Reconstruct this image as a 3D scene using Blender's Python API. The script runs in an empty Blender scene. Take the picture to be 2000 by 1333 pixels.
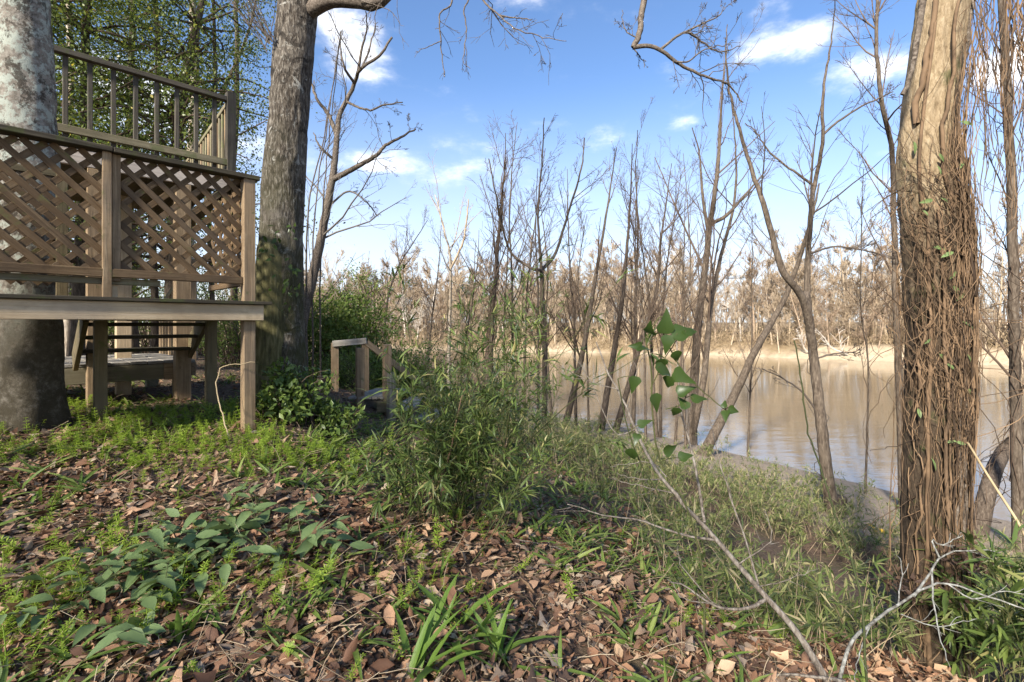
import bpy, bmesh, math
import numpy as np
from mathutils import Vector, Matrix

# ------------------------------------------------------------------ camera, sky, sun, exposure
SC = bpy.context.scene
COL = SC.collection
F = 970.0            # focal length in photo pixels (2000 px wide frame)
EYE = 1.4            # eye height above the ground under the camera
HOR = 633.0          # horizon row in the photo
cam_d = bpy.data.cameras.new('camera'); cam = bpy.data.objects.new('camera', cam_d); COL.objects.link(cam)
cam.location = (0, 0, EYE); cam.rotation_euler = (math.radians(90), 0, 0)
cam_d.sensor_width = 36.0; cam_d.lens = 36.0 * F / 2000.0
cam_d.shift_y = -(666.5 - HOR) / 2000.0
cam_d.clip_start = 0.05; cam_d.clip_end = 3000
SC.camera = cam

SUN_AZ = math.atan2(-0.5, -0.866)      # compass angle of the sun, measured from +Y towards +X: behind the camera, to the left
SUN_EL = math.radians(31)
to_sun = Vector((math.sin(SUN_AZ) * math.cos(SUN_EL), math.cos(SUN_AZ) * math.cos(SUN_EL), math.sin(SUN_EL)))
sun_d = bpy.data.lights.new('sun', 'SUN'); sun_d.energy = 2.5; sun_d.angle = math.radians(6); sun_d.color = (1.0, 0.93, 0.82)
sun = bpy.data.objects.new('sun', sun_d); COL.objects.link(sun)
sun.rotation_euler = to_sun.to_track_quat('Z', 'Y').to_euler(); sun.location = (-20, -20, 30)
SC.view_settings.view_transform = 'Standard'; SC.view_settings.look = 'None'
SC.view_settings.exposure = 2.3; SC.view_settings.gamma = 1.0; SC.view_settings.use_curve_mapping = False
SC.cycles.max_bounces = 5; SC.cycles.diffuse_bounces = 3; SC.cycles.glossy_bounces = 2; SC.cycles.transmission_bounces = 3
SC.cycles.use_denoising = True


def sky_dir(px, py):
    return Vector(((px - 1000) / F, 1.0, (HOR - py) / F)).normalized()


def build_world():
    w = bpy.data.worlds.new('World'); SC.world = w; w.use_nodes = True
    nt = w.node_tree; nt.nodes.clear()
    N = nt.nodes.new; L = nt.links.new
    out = N('ShaderNodeOutputWorld'); bg = N('ShaderNodeBackground'); bg.inputs['Strength'].default_value = 0.055
    sky = N('ShaderNodeTexSky'); sky.sky_type = 'NISHITA'; sky.sun_disc = False
    sky.sun_elevation = SUN_EL; sky.sun_rotation = SUN_AZ; sky.air_density = 0.9; sky.dust_density = 0.6; sky.ozone_density = 5.0
    tc = N('ShaderNodeTexCoord'); D = tc.outputs['Generated']

    def math_(op, a, b=None, clamp=False):
        n = N('ShaderNodeMath'); n.operation = op; n.use_clamp = clamp
        for i, v in enumerate((a, b)):
            if v is None: continue
            if isinstance(v, (int, float)): n.inputs[i].default_value = v
            else: L(v, n.inputs[i])
        return n.outputs[0]

    def dot(v):
        n = N('ShaderNodeVectorMath'); n.operation = 'DOT_PRODUCT'; L(D, n.inputs[0]); n.inputs[1].default_value = v
        return n.outputs['Value']
    # clouds: fluffy noise over the whole sky, with the cumulus that stand in this part of it
    mp = N('ShaderNodeMapping'); mp.inputs['Scale'].default_value = (1, 1, 2.2); L(D, mp.inputs['Vector'])
    n1 = N('ShaderNodeTexNoise'); n1.inputs['Scale'].default_value = 7.0; n1.inputs['Detail'].default_value = 9; n1.inputs['Roughness'].default_value = 0.62
    L(mp.outputs[0], n1.inputs['Vector'])
    n2 = N('ShaderNodeTexNoise'); n2.inputs['Scale'].default_value = 2.3; n2.inputs['Detail'].default_value = 3
    L(mp.outputs[0], n2.inputs['Vector'])
    total = math_('MULTIPLY', math_('SUBTRACT', n2.outputs['Fac'], 0.52), 2.2)
    for px, py, a, b, k in ((1530, 85, 95, 38, .62), (1505, 30, 50, 40, .5), (1700, 140, 100, 40, .66), (1990, 125, 80, 60, .6), (745, 312, 85, 26, .62), (690, 85, 80, 75, .62),
                            (1338, 245, 42, 18, .52), (1115, 385, 40, 18, .45), (1735, 345, 50, 20, .5), (640, 20, 60, 60, .5), (1735, 298, 28, 14, .45), (480, 250, 60, 80, .45), (300, 190, 160, 120, .55)):
        c = sky_dir(px, py); r = Vector((0, 0, 1)).cross(c).normalized(); u = c.cross(r).normalized()
        sc = c.y / F
        du = math_('DIVIDE', math_('SUBTRACT', dot(r), r.dot(c)), a * sc)
        dv = math_('DIVIDE', math_('SUBTRACT', dot(u), u.dot(c)), b * sc)
        d2 = math_('ADD', math_('MULTIPLY', du, du), math_('MULTIPLY', dv, dv))
        front = math_('GREATER_THAN', dot(c), 0.0)
        g = math_('MULTIPLY', math_('DIVIDE', k, math_('ADD', 1.0, math_('MULTIPLY', d2, d2))), front)
        total = math_('MAXIMUM', total, g)
    dens = math_('ADD', total, math_('MULTIPLY', math_('SUBTRACT', n1.outputs['Fac'], 0.5), 1.7))
    ramp = N('ShaderNodeMapRange'); ramp.interpolation_type = 'SMOOTHSTEP'
    ramp.inputs['From Min'].default_value = 0.10; ramp.inputs['From Max'].default_value = 0.95; L(dens, ramp.inputs['Value'])
    # thin high haze towards the horizon
    el = N('ShaderNodeSeparateXYZ'); L(D, el.inputs[0])
    hz = N('ShaderNodeMapRange'); hz.interpolation_type = 'SMOOTHSTEP'
    hz.inputs['From Min'].default_value = 0.46; hz.inputs['From Max'].default_value = 0.0; hz.inputs['To Max'].default_value = 0.80; L(el.outputs['Z'], hz.inputs['Value'])
    hzn = math_('MULTIPLY', hz.outputs[0], math_('ADD', 0.55, math_('MULTIPLY', n2.outputs['Fac'], 0.8)), True)
    mh = N('ShaderNodeMix'); mh.data_type = 'RGBA'; L(hzn, mh.inputs['Factor']); L(sky.outputs[0], mh.inputs['A']); mh.inputs['B'].default_value = (4.1, 4.2, 4.5, 1)
    mix = N('ShaderNodeMix'); mix.data_type = 'RGBA'; L(math_('MULTIPLY', ramp.outputs[0], ramp.outputs[0]), mix.inputs['Factor']); L(mh.outputs['Result'], mix.inputs['A'])
    mix.inputs['B'].default_value = (8.0, 7.75, 7.4, 1)     # sunlit cumulus, far brighter than the blue
    L(mix.outputs['Result'], bg.inputs['Color']); L(bg.outputs[0], out.inputs[0])


build_world()


def at(px, py, d):
    """photo pixel and distance -> point of the place"""
    return np.array([(px - 1000) / F * d, d, EYE + (HOR - py) / F * d])


# ------------------------------------------------------------------ numeric helpers
RNG = np.random.default_rng(7)


def nrm(a):
    return a / np.maximum(np.linalg.norm(a, axis=-1, keepdims=True), 1e-9)


def vnoise(p, seed=0):
    p = np.asarray(p, float); i = np.floor(p).astype(np.int64); f = p - i; f = f * f * (3 - 2 * f)
    def h(o):
        q = i + np.array(o)
        n = (q[..., 0] * 73856093) ^ (q[..., 1] * 19349663) ^ (q[..., 2] * 83492791) ^ (seed * 2654435761 & 0x7fffffff)
        n = (n ^ (n >> 13)) * 1274126177 & 0x7fffffff
        n = (n ^ (n >> 16)) & 0xffff
        return n / 65535.0
    r = 0
    for a in (0, 1):
        for b in (0, 1):
            for c in (0, 1):
                w = (f[..., 0] if a else 1 - f[..., 0]) * (f[..., 1] if b else 1 - f[..., 1]) * (f[..., 2] if c else 1 - f[..., 2])
                r = r + w * h((a, b, c))
    return r


def fbm(p, oct=4, seed=0):
    p = np.asarray(p, float); r = 0; a = 0.5; t = 0
    for k in range(oct):
        r = r + a * vnoise(p, seed + k); t += a; a *= .5; p = p * 2.03 + 11.7
    return r / t


def sstep(a, b, x):
    t = np.clip((np.asarray(x, float) - a) / (b - a), 0, 1); return t * t * (3 - 2 * t)


def catmull(pts, n):
    P = np.array(pts, float); m = len(P)
    if m == 2:
        t = np.linspace(0, 1, n)[:, None]; return P[0] * (1 - t) + P[1] * t
    Q = np.vstack([2 * P[0] - P[1], P, 2 * P[-1] - P[-2]])
    seg = np.linalg.norm(np.diff(P[:, :3], axis=0), axis=1); cum = np.concatenate([[0], np.cumsum(seg)])
    s = np.linspace(0, cum[-1], n); k = np.clip(np.searchsorted(cum, s, side='right') - 1, 0, m - 2)
    t = ((s - cum[k]) / np.maximum(seg[k], 1e-9))[:, None]
    a, b, c, d = Q[k], Q[k + 1], Q[k + 2], Q[k + 3]
    return .5 * ((2 * b) + (-a + c) * t + (2 * a - 5 * b + 4 * c - d) * t ** 2 + (-a + 3 * b - 3 * c + d) * t ** 3)


# ------------------------------------------------------------------ mesh and object helpers
def make_mesh(name, V, Q=None, T=None, smooth=True):
    me = bpy.data.meshes.new(name)
    V = np.ascontiguousarray(V, np.float32)
    Q = np.zeros((0, 4), np.int32) if Q is None or len(Q) == 0 else np.asarray(Q, np.int32)
    T = np.zeros((0, 3), np.int32) if T is None or len(T) == 0 else np.asarray(T, np.int32)
    me.vertices.add(len(V)); me.vertices.foreach_set('co', V.ravel())
    loops = np.concatenate([Q.ravel(), T.ravel()]).astype(np.int32)
    me.loops.add(len(loops)); me.loops.foreach_set('vertex_index', loops)
    n = len(Q) + len(T); me.polygons.add(n)
    st = np.concatenate([np.arange(len(Q)) * 4, len(Q) * 4 + np.arange(len(T)) * 3]).astype(np.int32)
    me.polygons.foreach_set('loop_start', st)
    me.polygons.foreach_set('use_smooth', np.full(n, smooth, bool))
    me.update(calc_edges=True)
    return me


def tag(o, label=None, cat=None, group=None, kind=None):
    if label: o['label'] = label
    if cat: o['category'] = cat
    if group: o['group'] = group
    if kind: o['kind'] = kind
    return o


def thing(name, base, label, cat, group=None, kind=None):
    o = bpy.data.objects.new(name, None); COL.objects.link(o); o.empty_display_size = .2
    o.location = base
    return tag(o, label, cat, group, kind)


def obj(name, me, mat, parent=None, base=None, loc=None):
    o = bpy.data.objects.new(name, me); COL.objects.link(o)
    if mat is not None and len(me.materials) == 0: me.materials.append(mat)
    if parent is not None: o.parent = parent
    if loc is not None: o.location = loc
    return o


def worldloc(o):
    v = Vector(o.location)
    while o.parent is not None:
        o = o.parent; v += Vector(o.location)
    return np.array(v)


def part(name, V, Q, mat, parent, T=None, smooth=True, kind=None, label=None):
    """a mesh given in world coordinates, linked under a thing (or under a part of it)"""
    me = make_mesh(name, np.asarray(V) - worldloc(parent), Q, T, smooth)
    o = obj(name, me, mat, parent)
    if kind: o['kind'] = kind
    if label: o['label'] = label
    return o


def single(name, V, Q, mat, base, label, cat, group=None, kind=None, T=None, smooth=True):
    me = make_mesh(name, np.asarray(V) - np.asarray(base), Q, T, smooth)
    o = obj(name, me, mat, None, loc=tuple(base))
    return tag(o, label, cat, group, kind)


class Tubes:
    def __init__(s): s.by = {}
    def add(s, pts, r, sides=4):
        pts = np.asarray(pts, float); r = np.broadcast_to(np.asarray(r, float), (len(pts),))
        s.by.setdefault((len(pts), sides), []).append((pts, r))
    def data(s):
        VV, QQ, off = [], [], 0
        for (n, k), lst in s.by.items():
            P = np.array([a for a, _ in lst]); R = np.array([b for _, b in lst]); B = len(P)
            T = nrm(np.gradient(P, axis=1))
            m = np.abs(nrm(P[:, -1] - P[:, 0])); ref = np.eye(3)[np.argmin(m, axis=1)][:, None, :]
            A = nrm(np.cross(T, np.broadcast_to(ref, T.shape))); C = np.cross(T, A)
            an = np.arange(k) * 2 * math.pi / k
            ring = P[:, :, None, :] + R[:, :, None, None] * (np.cos(an)[None, None, :, None] * A[:, :, None, :] + np.sin(an)[None, None, :, None] * C[:, :, None, :])
            V = ring.reshape(-1, 3)
            i, j = np.meshgrid(np.arange(n - 1), np.arange(k), indexing='ij'); jn = (j + 1) % k
            q = np.stack([i * k + j, i * k + jn, (i + 1) * k + jn, (i + 1) * k + j], -1).reshape(-1, 4)
            q = (q[None] + (np.arange(B) * n * k)[:, None, None]).reshape(-1, 4) + off
            VV.append(V); QQ.append(q); off += len(V)
        if not VV: return np.zeros((0, 3)), np.zeros((0, 4), int)
        return np.vstack(VV), np.vstack(QQ)


def merge(*vq):
    V, Q, o = [], [], 0
    for v, q in vq:
        V.append(v); Q.append(np.asarray(q) + o); o += len(v)
    return np.vstack(V), np.vstack(Q)


def walk(p, d, L, n, up, wig, rng, droop=0.0):
    """one branch: n points from p along d, bending up and wandering"""
    k = np.arange(n)[:, None] / max(n - 1, 1)
    D = nrm(d)[None] + np.cumsum(rng.normal(size=(n, 3)) * wig, axis=0) + np.array([[0, 0, 1.0]]) * (up * k - droop * k * k)
    D = nrm(D); step = L / (n - 1)
    return np.vstack([p, p + np.cumsum(D[:-1] * step, axis=0)])


def side_dir(t, ang, rng, az=None):
    x, y, z = float(t[0]), float(t[1]), float(t[2]); l = math.sqrt(x * x + y * y + z * z) or 1.0; x /= l; y /= l; z /= l
    ax, ay = y, -x; l = math.hypot(ax, ay)
    if l < 1e-3: ax, ay = 1.0, 0.0
    else: ax /= l; ay /= l
    bx, by, bz = -z * ay, z * ax, x * ay - y * ax
    f = rng.random() * 2 * math.pi if az is None else az
    c, s_, cf, sf = math.cos(ang), math.sin(ang), math.cos(f), math.sin(f)
    return np.array([c * x + s_ * (cf * ax + sf * bx), c * y + s_ * (cf * ay + sf * by), c * z + s_ * sf * bz])


def branch_out(T, pts, r, level, cfg, rng):
    """side branches along a limb, recursively. cfg: per level (count, angle, length as share of parent, up, wiggle, points, sides, start)"""
    if level >= len(cfg): return
    cnt, ang, lf, up, wig, n, sides, t0 = cfg[level]
    L0 = np.sum(np.linalg.norm(np.diff(pts, axis=0), axis=1)); m = len(pts)
    c = rng.poisson(cnt) if cnt > 3 else max(1, int(round(cnt * rng.uniform(.6, 1.4))))
    for _ in range(c):
        t = rng.uniform(t0, .97); x = t * (m - 1); i = min(int(x), m - 2); f = x - i
        p = pts[i] * (1 - f) + pts[i + 1] * f; rr = r[i] * (1 - f) + r[i + 1] * f
        d = side_dir(pts[i + 1] - pts[i], ang * rng.uniform(.6, 1.35), rng)
        L = L0 * lf * rng.uniform(.45, 1.25) * (1.15 - .65 * t)
        b = walk(p, d, L, n, up, wig, rng)
        r0 = max(min(rr * .55, L * .0095 + .0012), cfg_min[0]); rad = np.linspace(r0, max(r0 * .3, cfg_min[0] * .7), n)
        T.add(b, rad, sides); branch_out(T, b, rad, level + 1, cfg, rng)


cfg_min = [0.0022]


def leaf_template(prof, fold=.25, droop=.15, curl=0.0, wav=0.0, seed=0):
    """(t, halfwidth) rows -> a leaf of unit length along x with a folded midrib; 3 vertices a row"""
    V = []; r = np.random.default_rng(seed)
    for t, w in prof:
        z0 = -droop * t * t; cz = curl * math.sin(t * 3.0)
        V += [(t, w, z0 + fold * w + cz + r.normal() * wav), (t, 0, z0), (t, -w, z0 + fold * w - cz + r.normal() * wav)]
    Q = []
    for i in range(len(prof) - 1):
        a = i * 3; Q += [(a, a + 1, a + 4, a + 3), (a + 1, a + 2, a + 5, a + 4)]
    return np.array(V, float), np.array(Q)


def instance(temps, pos, axis, normal, scale, rng, idx=None):
    pos = np.asarray(pos, float); n = len(pos)
    a = nrm(np.asarray(axis, float)); b = np.cross(np.asarray(normal, float), a); b = nrm(b); c = np.cross(a, b)
    sc = np.broadcast_to(np.asarray(scale, float).reshape(n, -1) if np.ndim(scale) else np.full((n, 1), scale), (n, np.shape(scale)[-1] if np.ndim(scale) == 2 else 1))
    if sc.shape[1] == 1: sc = np.repeat(sc, 3, 1)
    if idx is None: idx = rng.integers(0, len(temps), n)
    VV, QQ, off = [], [], 0
    for k, (V, Q) in enumerate(temps):
        s = np.where(idx == k)[0]
        if len(s) == 0: continue
        L = V[None] * sc[s][:, None, :]
        W = pos[s][:, None] + L[..., 0:1] * a[s][:, None] + L[..., 1:2] * b[s][:, None] + L[..., 2:3] * c[s][:, None]
        q = (Q[None] + (np.arange(len(s)) * len(V))[:, None, None]).reshape(-1, 4) + off
        VV.append(W.reshape(-1, 3)); QQ.append(q); off += W.shape[0] * W.shape[1]
    if not VV: return np.zeros((0, 3)), np.zeros((0, 4), int)
    return np.vstack(VV), np.vstack(QQ)


def rand_dirs(n, rng):
    return nrm(rng.normal(size=(n, 3)))


# ------------------------------------------------------------------ materials
class NT:
    def __init__(s, name):
        s.m = bpy.data.materials.new(name); s.m.use_nodes = True; s.t = s.m.node_tree; s.t.nodes.clear()
        s.out = s.n('ShaderNodeOutputMaterial'); s.b = s.n('ShaderNodeBsdfPrincipled'); s.l(s.b.outputs[0], s.out.inputs[0])
        s.b.inputs['Specular IOR Level'].default_value = 0.25
        s.tc = s.n('ShaderNodeTexCoord')
    def n(s, t): return s.t.nodes.new(t)
    def l(s, a, b): s.t.links.new(a, b)
    def coord(s, scale=(1, 1, 1), rnd=False):
        mp = s.n('ShaderNodeMapping'); mp.inputs['Scale'].default_value = scale; s.l(s.tc.outputs['Object'], mp.inputs['Vector'])
        if rnd:
            oi = s.n('ShaderNodeObjectInfo'); v = s.n('ShaderNodeVectorMath'); v.operation = 'SCALE'; v.inputs[0].default_value = (37, 11, 23)
            s.l(oi.outputs['Random'], v.inputs['Scale']); s.l(v.outputs[0], mp.inputs['Location'])
        return mp.outputs[0]
    def noise(s, vec, scale, detail=5, rough=.6, dist=0.0):
        x = s.n('ShaderNodeTexNoise'); x.inputs['Scale'].default_value = scale; x.inputs['Detail'].default_value = detail
        x.inputs['Roughness'].default_value = rough; x.inputs['Distortion'].default_value = dist; s.l(vec, x.inputs['Vector'])
        return x.outputs['Fac']
    def ramp(s, fac, stops, interp='LINEAR'):
        x = s.n('ShaderNodeValToRGB'); x.color_ramp.interpolation = interp; e = x.color_ramp.elements
        while len(e) < len(stops): e.new(.5)
        for k, (p, c) in enumerate(stops):
            e[k].position = p; e[k].color = (*c, 1) if len(c) == 3 else c
        s.l(fac, x.inputs['Fac']); return x.outputs['Color']
    def mix(s, fac, a, b, mode='MIX'):
        x = s.n('ShaderNodeMix'); x.data_type = 'RGBA'; x.blend_type = mode
        for sock, v in (('Factor', fac), ('A', a), ('B', b)):
            if isinstance(v, (int, float)): x.inputs[sock].default_value = v
            elif isinstance(v, tuple): x.inputs[sock].default_value = (*v, 1)
            else: s.l(v, x.inputs[sock])
        return x.outputs['Result']
    def maprange(s, v, a, b, c=0.0, d=1.0):
        x = s.n('ShaderNodeMapRange'); x.interpolation_type = 'SMOOTHSTEP'
        for k, q in (('From Min', a), ('From Max', b), ('To Min', c), ('To Max', d)): x.inputs[k].default_value = q
        s.l(v, x.inputs['Value']); return x.outputs[0]
    def mul(s, a, b):
        x = s.n('ShaderNodeMath'); x.operation = 'MULTIPLY'
        for i, v in enumerate((a, b)):
            if isinstance(v, (int, float)): x.inputs[i].default_value = v
            else: s.l(v, x.inputs[i])
        return x.outputs[0]
    def sepz(s):
        x = s.n('ShaderNodeSeparateXYZ'); s.l(s.tc.outputs['Object'], x.inputs[0]); return x.outputs['Z']
    def bump(s, h, dist, strength=1.0):
        x = s.n('ShaderNodeBump'); x.inputs['Strength'].default_value = strength; x.inputs['Distance'].default_value = dist
        s.l(h, x.inputs['Height']); s.l(x.outputs[0], s.b.inputs['Normal'])
    def done(s, col, rough=.85):
        if isinstance(col, tuple): s.b.inputs['Base Color'].default_value = (*col, 1)
        else: s.l(col, s.b.inputs['Base Color'])
        s.b.inputs['Roughness'].default_value = rough
        return s.m


def mat_bark(name, dark, mid, light, vscale=(14, 14, 3), lichen=None, moss=None, lich_amt=.5, bump=.012, moss_h=1.0):
    m = NT(name); c = m.coord(vscale); n1 = m.noise(c, 1.6, 6, .65, .4); c2 = m.coord((1, 1, 1)); n2 = m.noise(c2, 3.2, 5, .6)
    col = m.ramp(n1, [(.34, dark), (.5, mid), (.67, light)])
    col = m.mix(m.maprange(n2, .40, .72, 0, .35), col, light)
    if lichen:
        n3 = m.noise(c2, 7, 7, .7, .6); col = m.mix(m.maprange(n3, .62 - lich_amt * .2, .68 - lich_amt * .1, 0, .85), col, lichen)
        n5 = m.noise(c2, 4.3, 6, .65, 1.0); col = m.mix(m.maprange(n5, .57, .63, 0, .8), col, tuple(x * .28 for x in mid))
    if moss:
        z = m.sepz(); n4 = m.noise(c2, 2.1, 6, .7)
        f = m.mul(m.maprange(z, moss_h * 2.2, moss_h * .2, 0, 1), m.maprange(n4, .38, .58, 0, .85)); col = m.mix(f, col, moss)
    m.bump(n1, bump)
    return m.done(col, .9)


def mat_twig(name, a, b):
    m = NT(name); gi = m.n('ShaderNodeNewGeometry'); n = m.noise(m.coord((1, 1, 1)), 6, 3)
    col = m.ramp(gi.outputs['Random Per Island'], [(0, a), (1, b)])
    col = m.mix(m.maprange(n, .4, .65, 0, .5), col, tuple(x * .55 for x in a))
    return m.done(col, .85)


def mat_leaf(name, stops, trans=.35, rough=.5, spec=.3):
    m = NT(name); gi = m.n('ShaderNodeNewGeometry')
    n = m.noise(m.coord((1, 1, 1)), 1.7, 3)
    col = m.ramp(gi.outputs['Random Per Island'], stops)
    col = m.mix(m.maprange(n, .4, .65, 0, .35), col, tuple(stops[-2][1]))
    m.done(col, rough); m.b.inputs['Specular IOR Level'].default_value = spec
    if trans:
        tr = m.n('ShaderNodeBsdfTranslucent'); m.l(m.mix(.5, col, (1.0, .95, .35), 'MULTIPLY'), tr.inputs['Color'])
        mx = m.n('ShaderNodeMixShader'); mx.inputs[0].default_value = trans
        m.l(m.b.outputs[0], mx.inputs[1]); m.l(tr.outputs[0], mx.inputs[2]); m.l(mx.outputs[0], m.out.inputs[0])
    return m.m


def mat_wood(name, dark, mid, light, moss=None, moss_amt=.5, knots=True):
    """weathered board, grain along local x"""
    m = NT(name); c = m.coord((1.2, 26, 26), True); n1 = m.noise(c, 1.5, 5, .65, .6)
    c2 = m.coord((1, 1, 1), True); n2 = m.noise(c2, 2.6, 5, .6)
    col = m.ramp(n1, [(.25, dark), (.5, mid), (.72, light)])
    col = m.mix(m.maprange(n2, .42, .66, 0, .7), col, dark)
    n9 = m.noise(c2, 9.0, 7, .75); col = m.mix(m.maprange(n9, .5, .72, 0, .5), col, tuple(x * .6 for x in dark)); col = m.mix(m.maprange(m.noise(c2, 1.3, 3, .5), .45, .7, 0, .4), col, tuple(.5 * x + .5 * sum(mid) / 3 * .8 for x in mid))
    oi = m.n('ShaderNodeObjectInfo'); col = m.mix(m.mul(oi.outputs['Random'], .45), col, mid)
    if knots:
        v = m.n('ShaderNodeTexVoronoi'); v.inputs['Scale'].default_value = 1.0; m.l(m.coord((2.6, 7, 7), True), v.inputs['Vector'])
        col = m.mix(m.maprange(v.outputs['Distance'], .10, .05, 0, .8), col, tuple(x * .35 for x in dark))
    if moss:
        n3 = m.noise(c2, 6.5, 7, .7); g = m.n('ShaderNodeNewGeometry'); s = m.n('ShaderNodeSeparateXYZ'); m.l(g.outputs['Normal'], s.inputs[0])
        f = m.mul(m.maprange(n3, .62 - moss_amt * .3, .70 - moss_amt * .2, 0, .9), m.maprange(s.outputs['Z'], -.9, .3, .55, 1))
        col = m.mix(f, col, moss)
    m.bump(n1, .004)
    return m.done(col, .85)


M = {}
M['oak_bark'] = mat_bark('oak_bark', (.016, .012, .009), (.070, .057, .043), (.23, .205, .17), (30, 30, 8), lichen=(.36, .35, .31), moss=(.045, .046, .013), lich_amt=.2, bump=.03, moss_h=1.7)
def mat_lichen():
    m = NT('lichen_bark'); c = m.coord(); n1 = m.noise(c, 26, 7, .7); n2 = m.noise(c, 9, 9, .78, .15); n3 = m.noise(m.coord((1, 1, .7)), 6.5, 9, .78, .2); n4 = m.noise(c, 14, 8, .75, .1)
    col = m.ramp(n1, [(.3, (.085, .070, .052)), (.5, (.20, .175, .14)), (.7, (.34, .31, .26))])
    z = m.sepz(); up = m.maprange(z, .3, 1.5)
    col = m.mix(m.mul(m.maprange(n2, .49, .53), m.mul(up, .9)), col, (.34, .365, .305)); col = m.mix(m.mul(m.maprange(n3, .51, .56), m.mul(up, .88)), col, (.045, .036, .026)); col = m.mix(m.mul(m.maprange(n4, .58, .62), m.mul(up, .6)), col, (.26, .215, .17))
    col = m.mix(m.mul(m.maprange(z, 1.5, .4), m.maprange(n2, .30, .55, .45, .95)), col, (.040, .032, .018))  # under-deck shade painted into the colour of the lower trunk
    m.bump(n2, .012); return m.done(col, .92)


M['lichen_bark'] = mat_lichen()
def mat_vine_bark():
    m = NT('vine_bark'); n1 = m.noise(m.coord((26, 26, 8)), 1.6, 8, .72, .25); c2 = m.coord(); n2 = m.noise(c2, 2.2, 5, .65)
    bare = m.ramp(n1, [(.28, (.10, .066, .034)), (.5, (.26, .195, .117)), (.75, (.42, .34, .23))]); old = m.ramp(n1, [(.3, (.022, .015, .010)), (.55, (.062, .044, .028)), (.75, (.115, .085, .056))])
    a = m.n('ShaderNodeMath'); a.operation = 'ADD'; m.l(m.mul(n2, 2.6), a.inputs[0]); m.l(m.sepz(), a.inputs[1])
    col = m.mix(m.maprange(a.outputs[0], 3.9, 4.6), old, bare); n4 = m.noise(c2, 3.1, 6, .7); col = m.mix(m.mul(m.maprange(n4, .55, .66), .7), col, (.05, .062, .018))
    m.bump(n1, .02); return m.done(col, .9)


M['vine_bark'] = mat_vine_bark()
M['sapling_bark'] = mat_bark('sapling_bark', (.030, .022, .015), (.075, .056, .040), (.15, .12, .09), (24, 24, 5), bump=.006)
M['dark_bark'] = mat_bark('dark_bark', (.022, .016, .012), (.060, .044, .032), (.13, .103, .078), (24, 24, 5), bump=.006)
M['pale_bark'] = mat_bark('pale_bark', (.13, .10, .075), (.30, .25, .19), (.50, .44, .36), (10, 10, 3), bump=.004)
M['grey_twig'] = mat_twig('grey_twig', (.10, .083, .066), (.19, .165, .14))
M['lichen_twig'] = mat_bark('lichen_twig', (.05, .038, .028), (.14, .115, .09), (.27, .24, .20), (40, 40, 12), bump=.002)
M['brown_twig'] = mat_twig('brown_twig', (.075, .050, .034), (.15, .11, .080))
M['vine_stem'] = mat_twig('vine_stem', (.030, .019, .012), (.24, .155, .088))
M['green_stem'] = mat_twig('green_stem', (.05, .06, .02), (.095, .095, .035))
M['far_twig'] = mat_twig('far_twig', (.30, .225, .15), (.42, .335, .235))
M['far_pale'] = mat_twig('far_pale', (.50, .44, .37), (.62, .56, .48))
M['far_red'] = mat_twig('far_red', (.23, .165, .11), (.33, .245, .17))
M['brush'] = mat_twig('brush', (.27, .195, .115), (.41, .315, .20))
M['straw'] = mat_leaf('straw', [(0, (.24, .17, .10)), (1, (.48, .38, .25))], 0, .8)
M['litter'] = mat_leaf('litter', [(0, (.050, .028, .018)), (.28, (.145, .070, .038)), (.52, (.275, .145, .080)), (.72, (.38, .225, .130)), (.86, (.48, .33, .205)), (.94, (.20, .148, .110)), (1, (.58, .45, .31))], .12, .7, .25)
M['bedstraw'] = mat_leaf('bedstraw', [(0, (.19, .29, .03)), (.6, (.31, .43, .055)), (1, (.42, .52, .09))], .45)
M['weed'] = mat_leaf('weed', [(0, (.075, .12, .025)), (.6, (.15, .215, .045)), (1, (.26, .31, .085))], .35)
M['cane_leaf'] = mat_leaf('cane_leaf', [(0, (.034, .060, .017)), (.5, (.090, .135, .034)), (.88, (.175, .230, .058)), (1, (.42, .36, .15))], .35, .4, .4)
M['slope_cane'] = mat_leaf('slope_cane', [(0, (.060, .092, .026)), (.45, (.125, .165, .046)), (.8, (.215, .22, .085)), (1, (.42, .35, .20))], .35, .5)
M['broadleaf'] = mat_leaf('broadleaf', [(0, (.095, .15, .048)), (1, (.20, .265, .105))], .25, .5, .3)
M['blade'] = mat_leaf('blade', [(0, (.10, .18, .028)), (1, (.20, .30, .06))], .4)
M['evergreen'] = mat_leaf('evergreen', [(0, (.048, .074, .018)), (.55, (.108, .148, .034)), (.96, (.195, .235, .058)), (1, (.46, .38, .06))], .5, .4, .4)
M['privet'] = mat_leaf('privet', [(0, (.075, .115, .022)), (.6, (.145, .205, .040)), (1, (.24, .29, .075))], .4)
M['shrub_leaf'] = mat_leaf('shrub_leaf', [(0, (.060, .098, .020)), (.6, (.120, .18, .036)), (1, (.21, .265, .062))], .35, .42, .4)
M['smilax'] = mat_leaf('smilax', [(0, (.030, .062, .014)), (1, (.085, .135, .028))], .5, .38, .5)
M['dead_leaf'] = mat_leaf('dead_leaf', [(0, (.045, .028, .020)), (1, (.12, .075, .05))], .15)
M['wood_lattice'] = mat_wood('wood_lattice', (.045, .027, .013), (.135, .085, .043), (.24, .168, .094), (.12, .11, .04), .18, False)
M['wood_post'] = mat_wood('wood_post', (.12, .078, .042), (.265, .185, .105), (.40, .295, .18), (.12, .115, .05), .08)
M['wood_beam'] = mat_wood('wood_beam', (.28, .195, .11), (.50, .38, .235), (.62, .50, .34))
M['wood_mossy'] = mat_wood('wood_mossy', (.024, .020, .013), (.058, .047, .030), (.105, .088, .058), (.060, .066, .022), .36, False)
M['wood_dark'] = mat_wood('wood_dark', (.040, .034, .026), (.085, .073, .056), (.15, .13, .10), (.07, .078, .035), .2, False)
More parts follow.
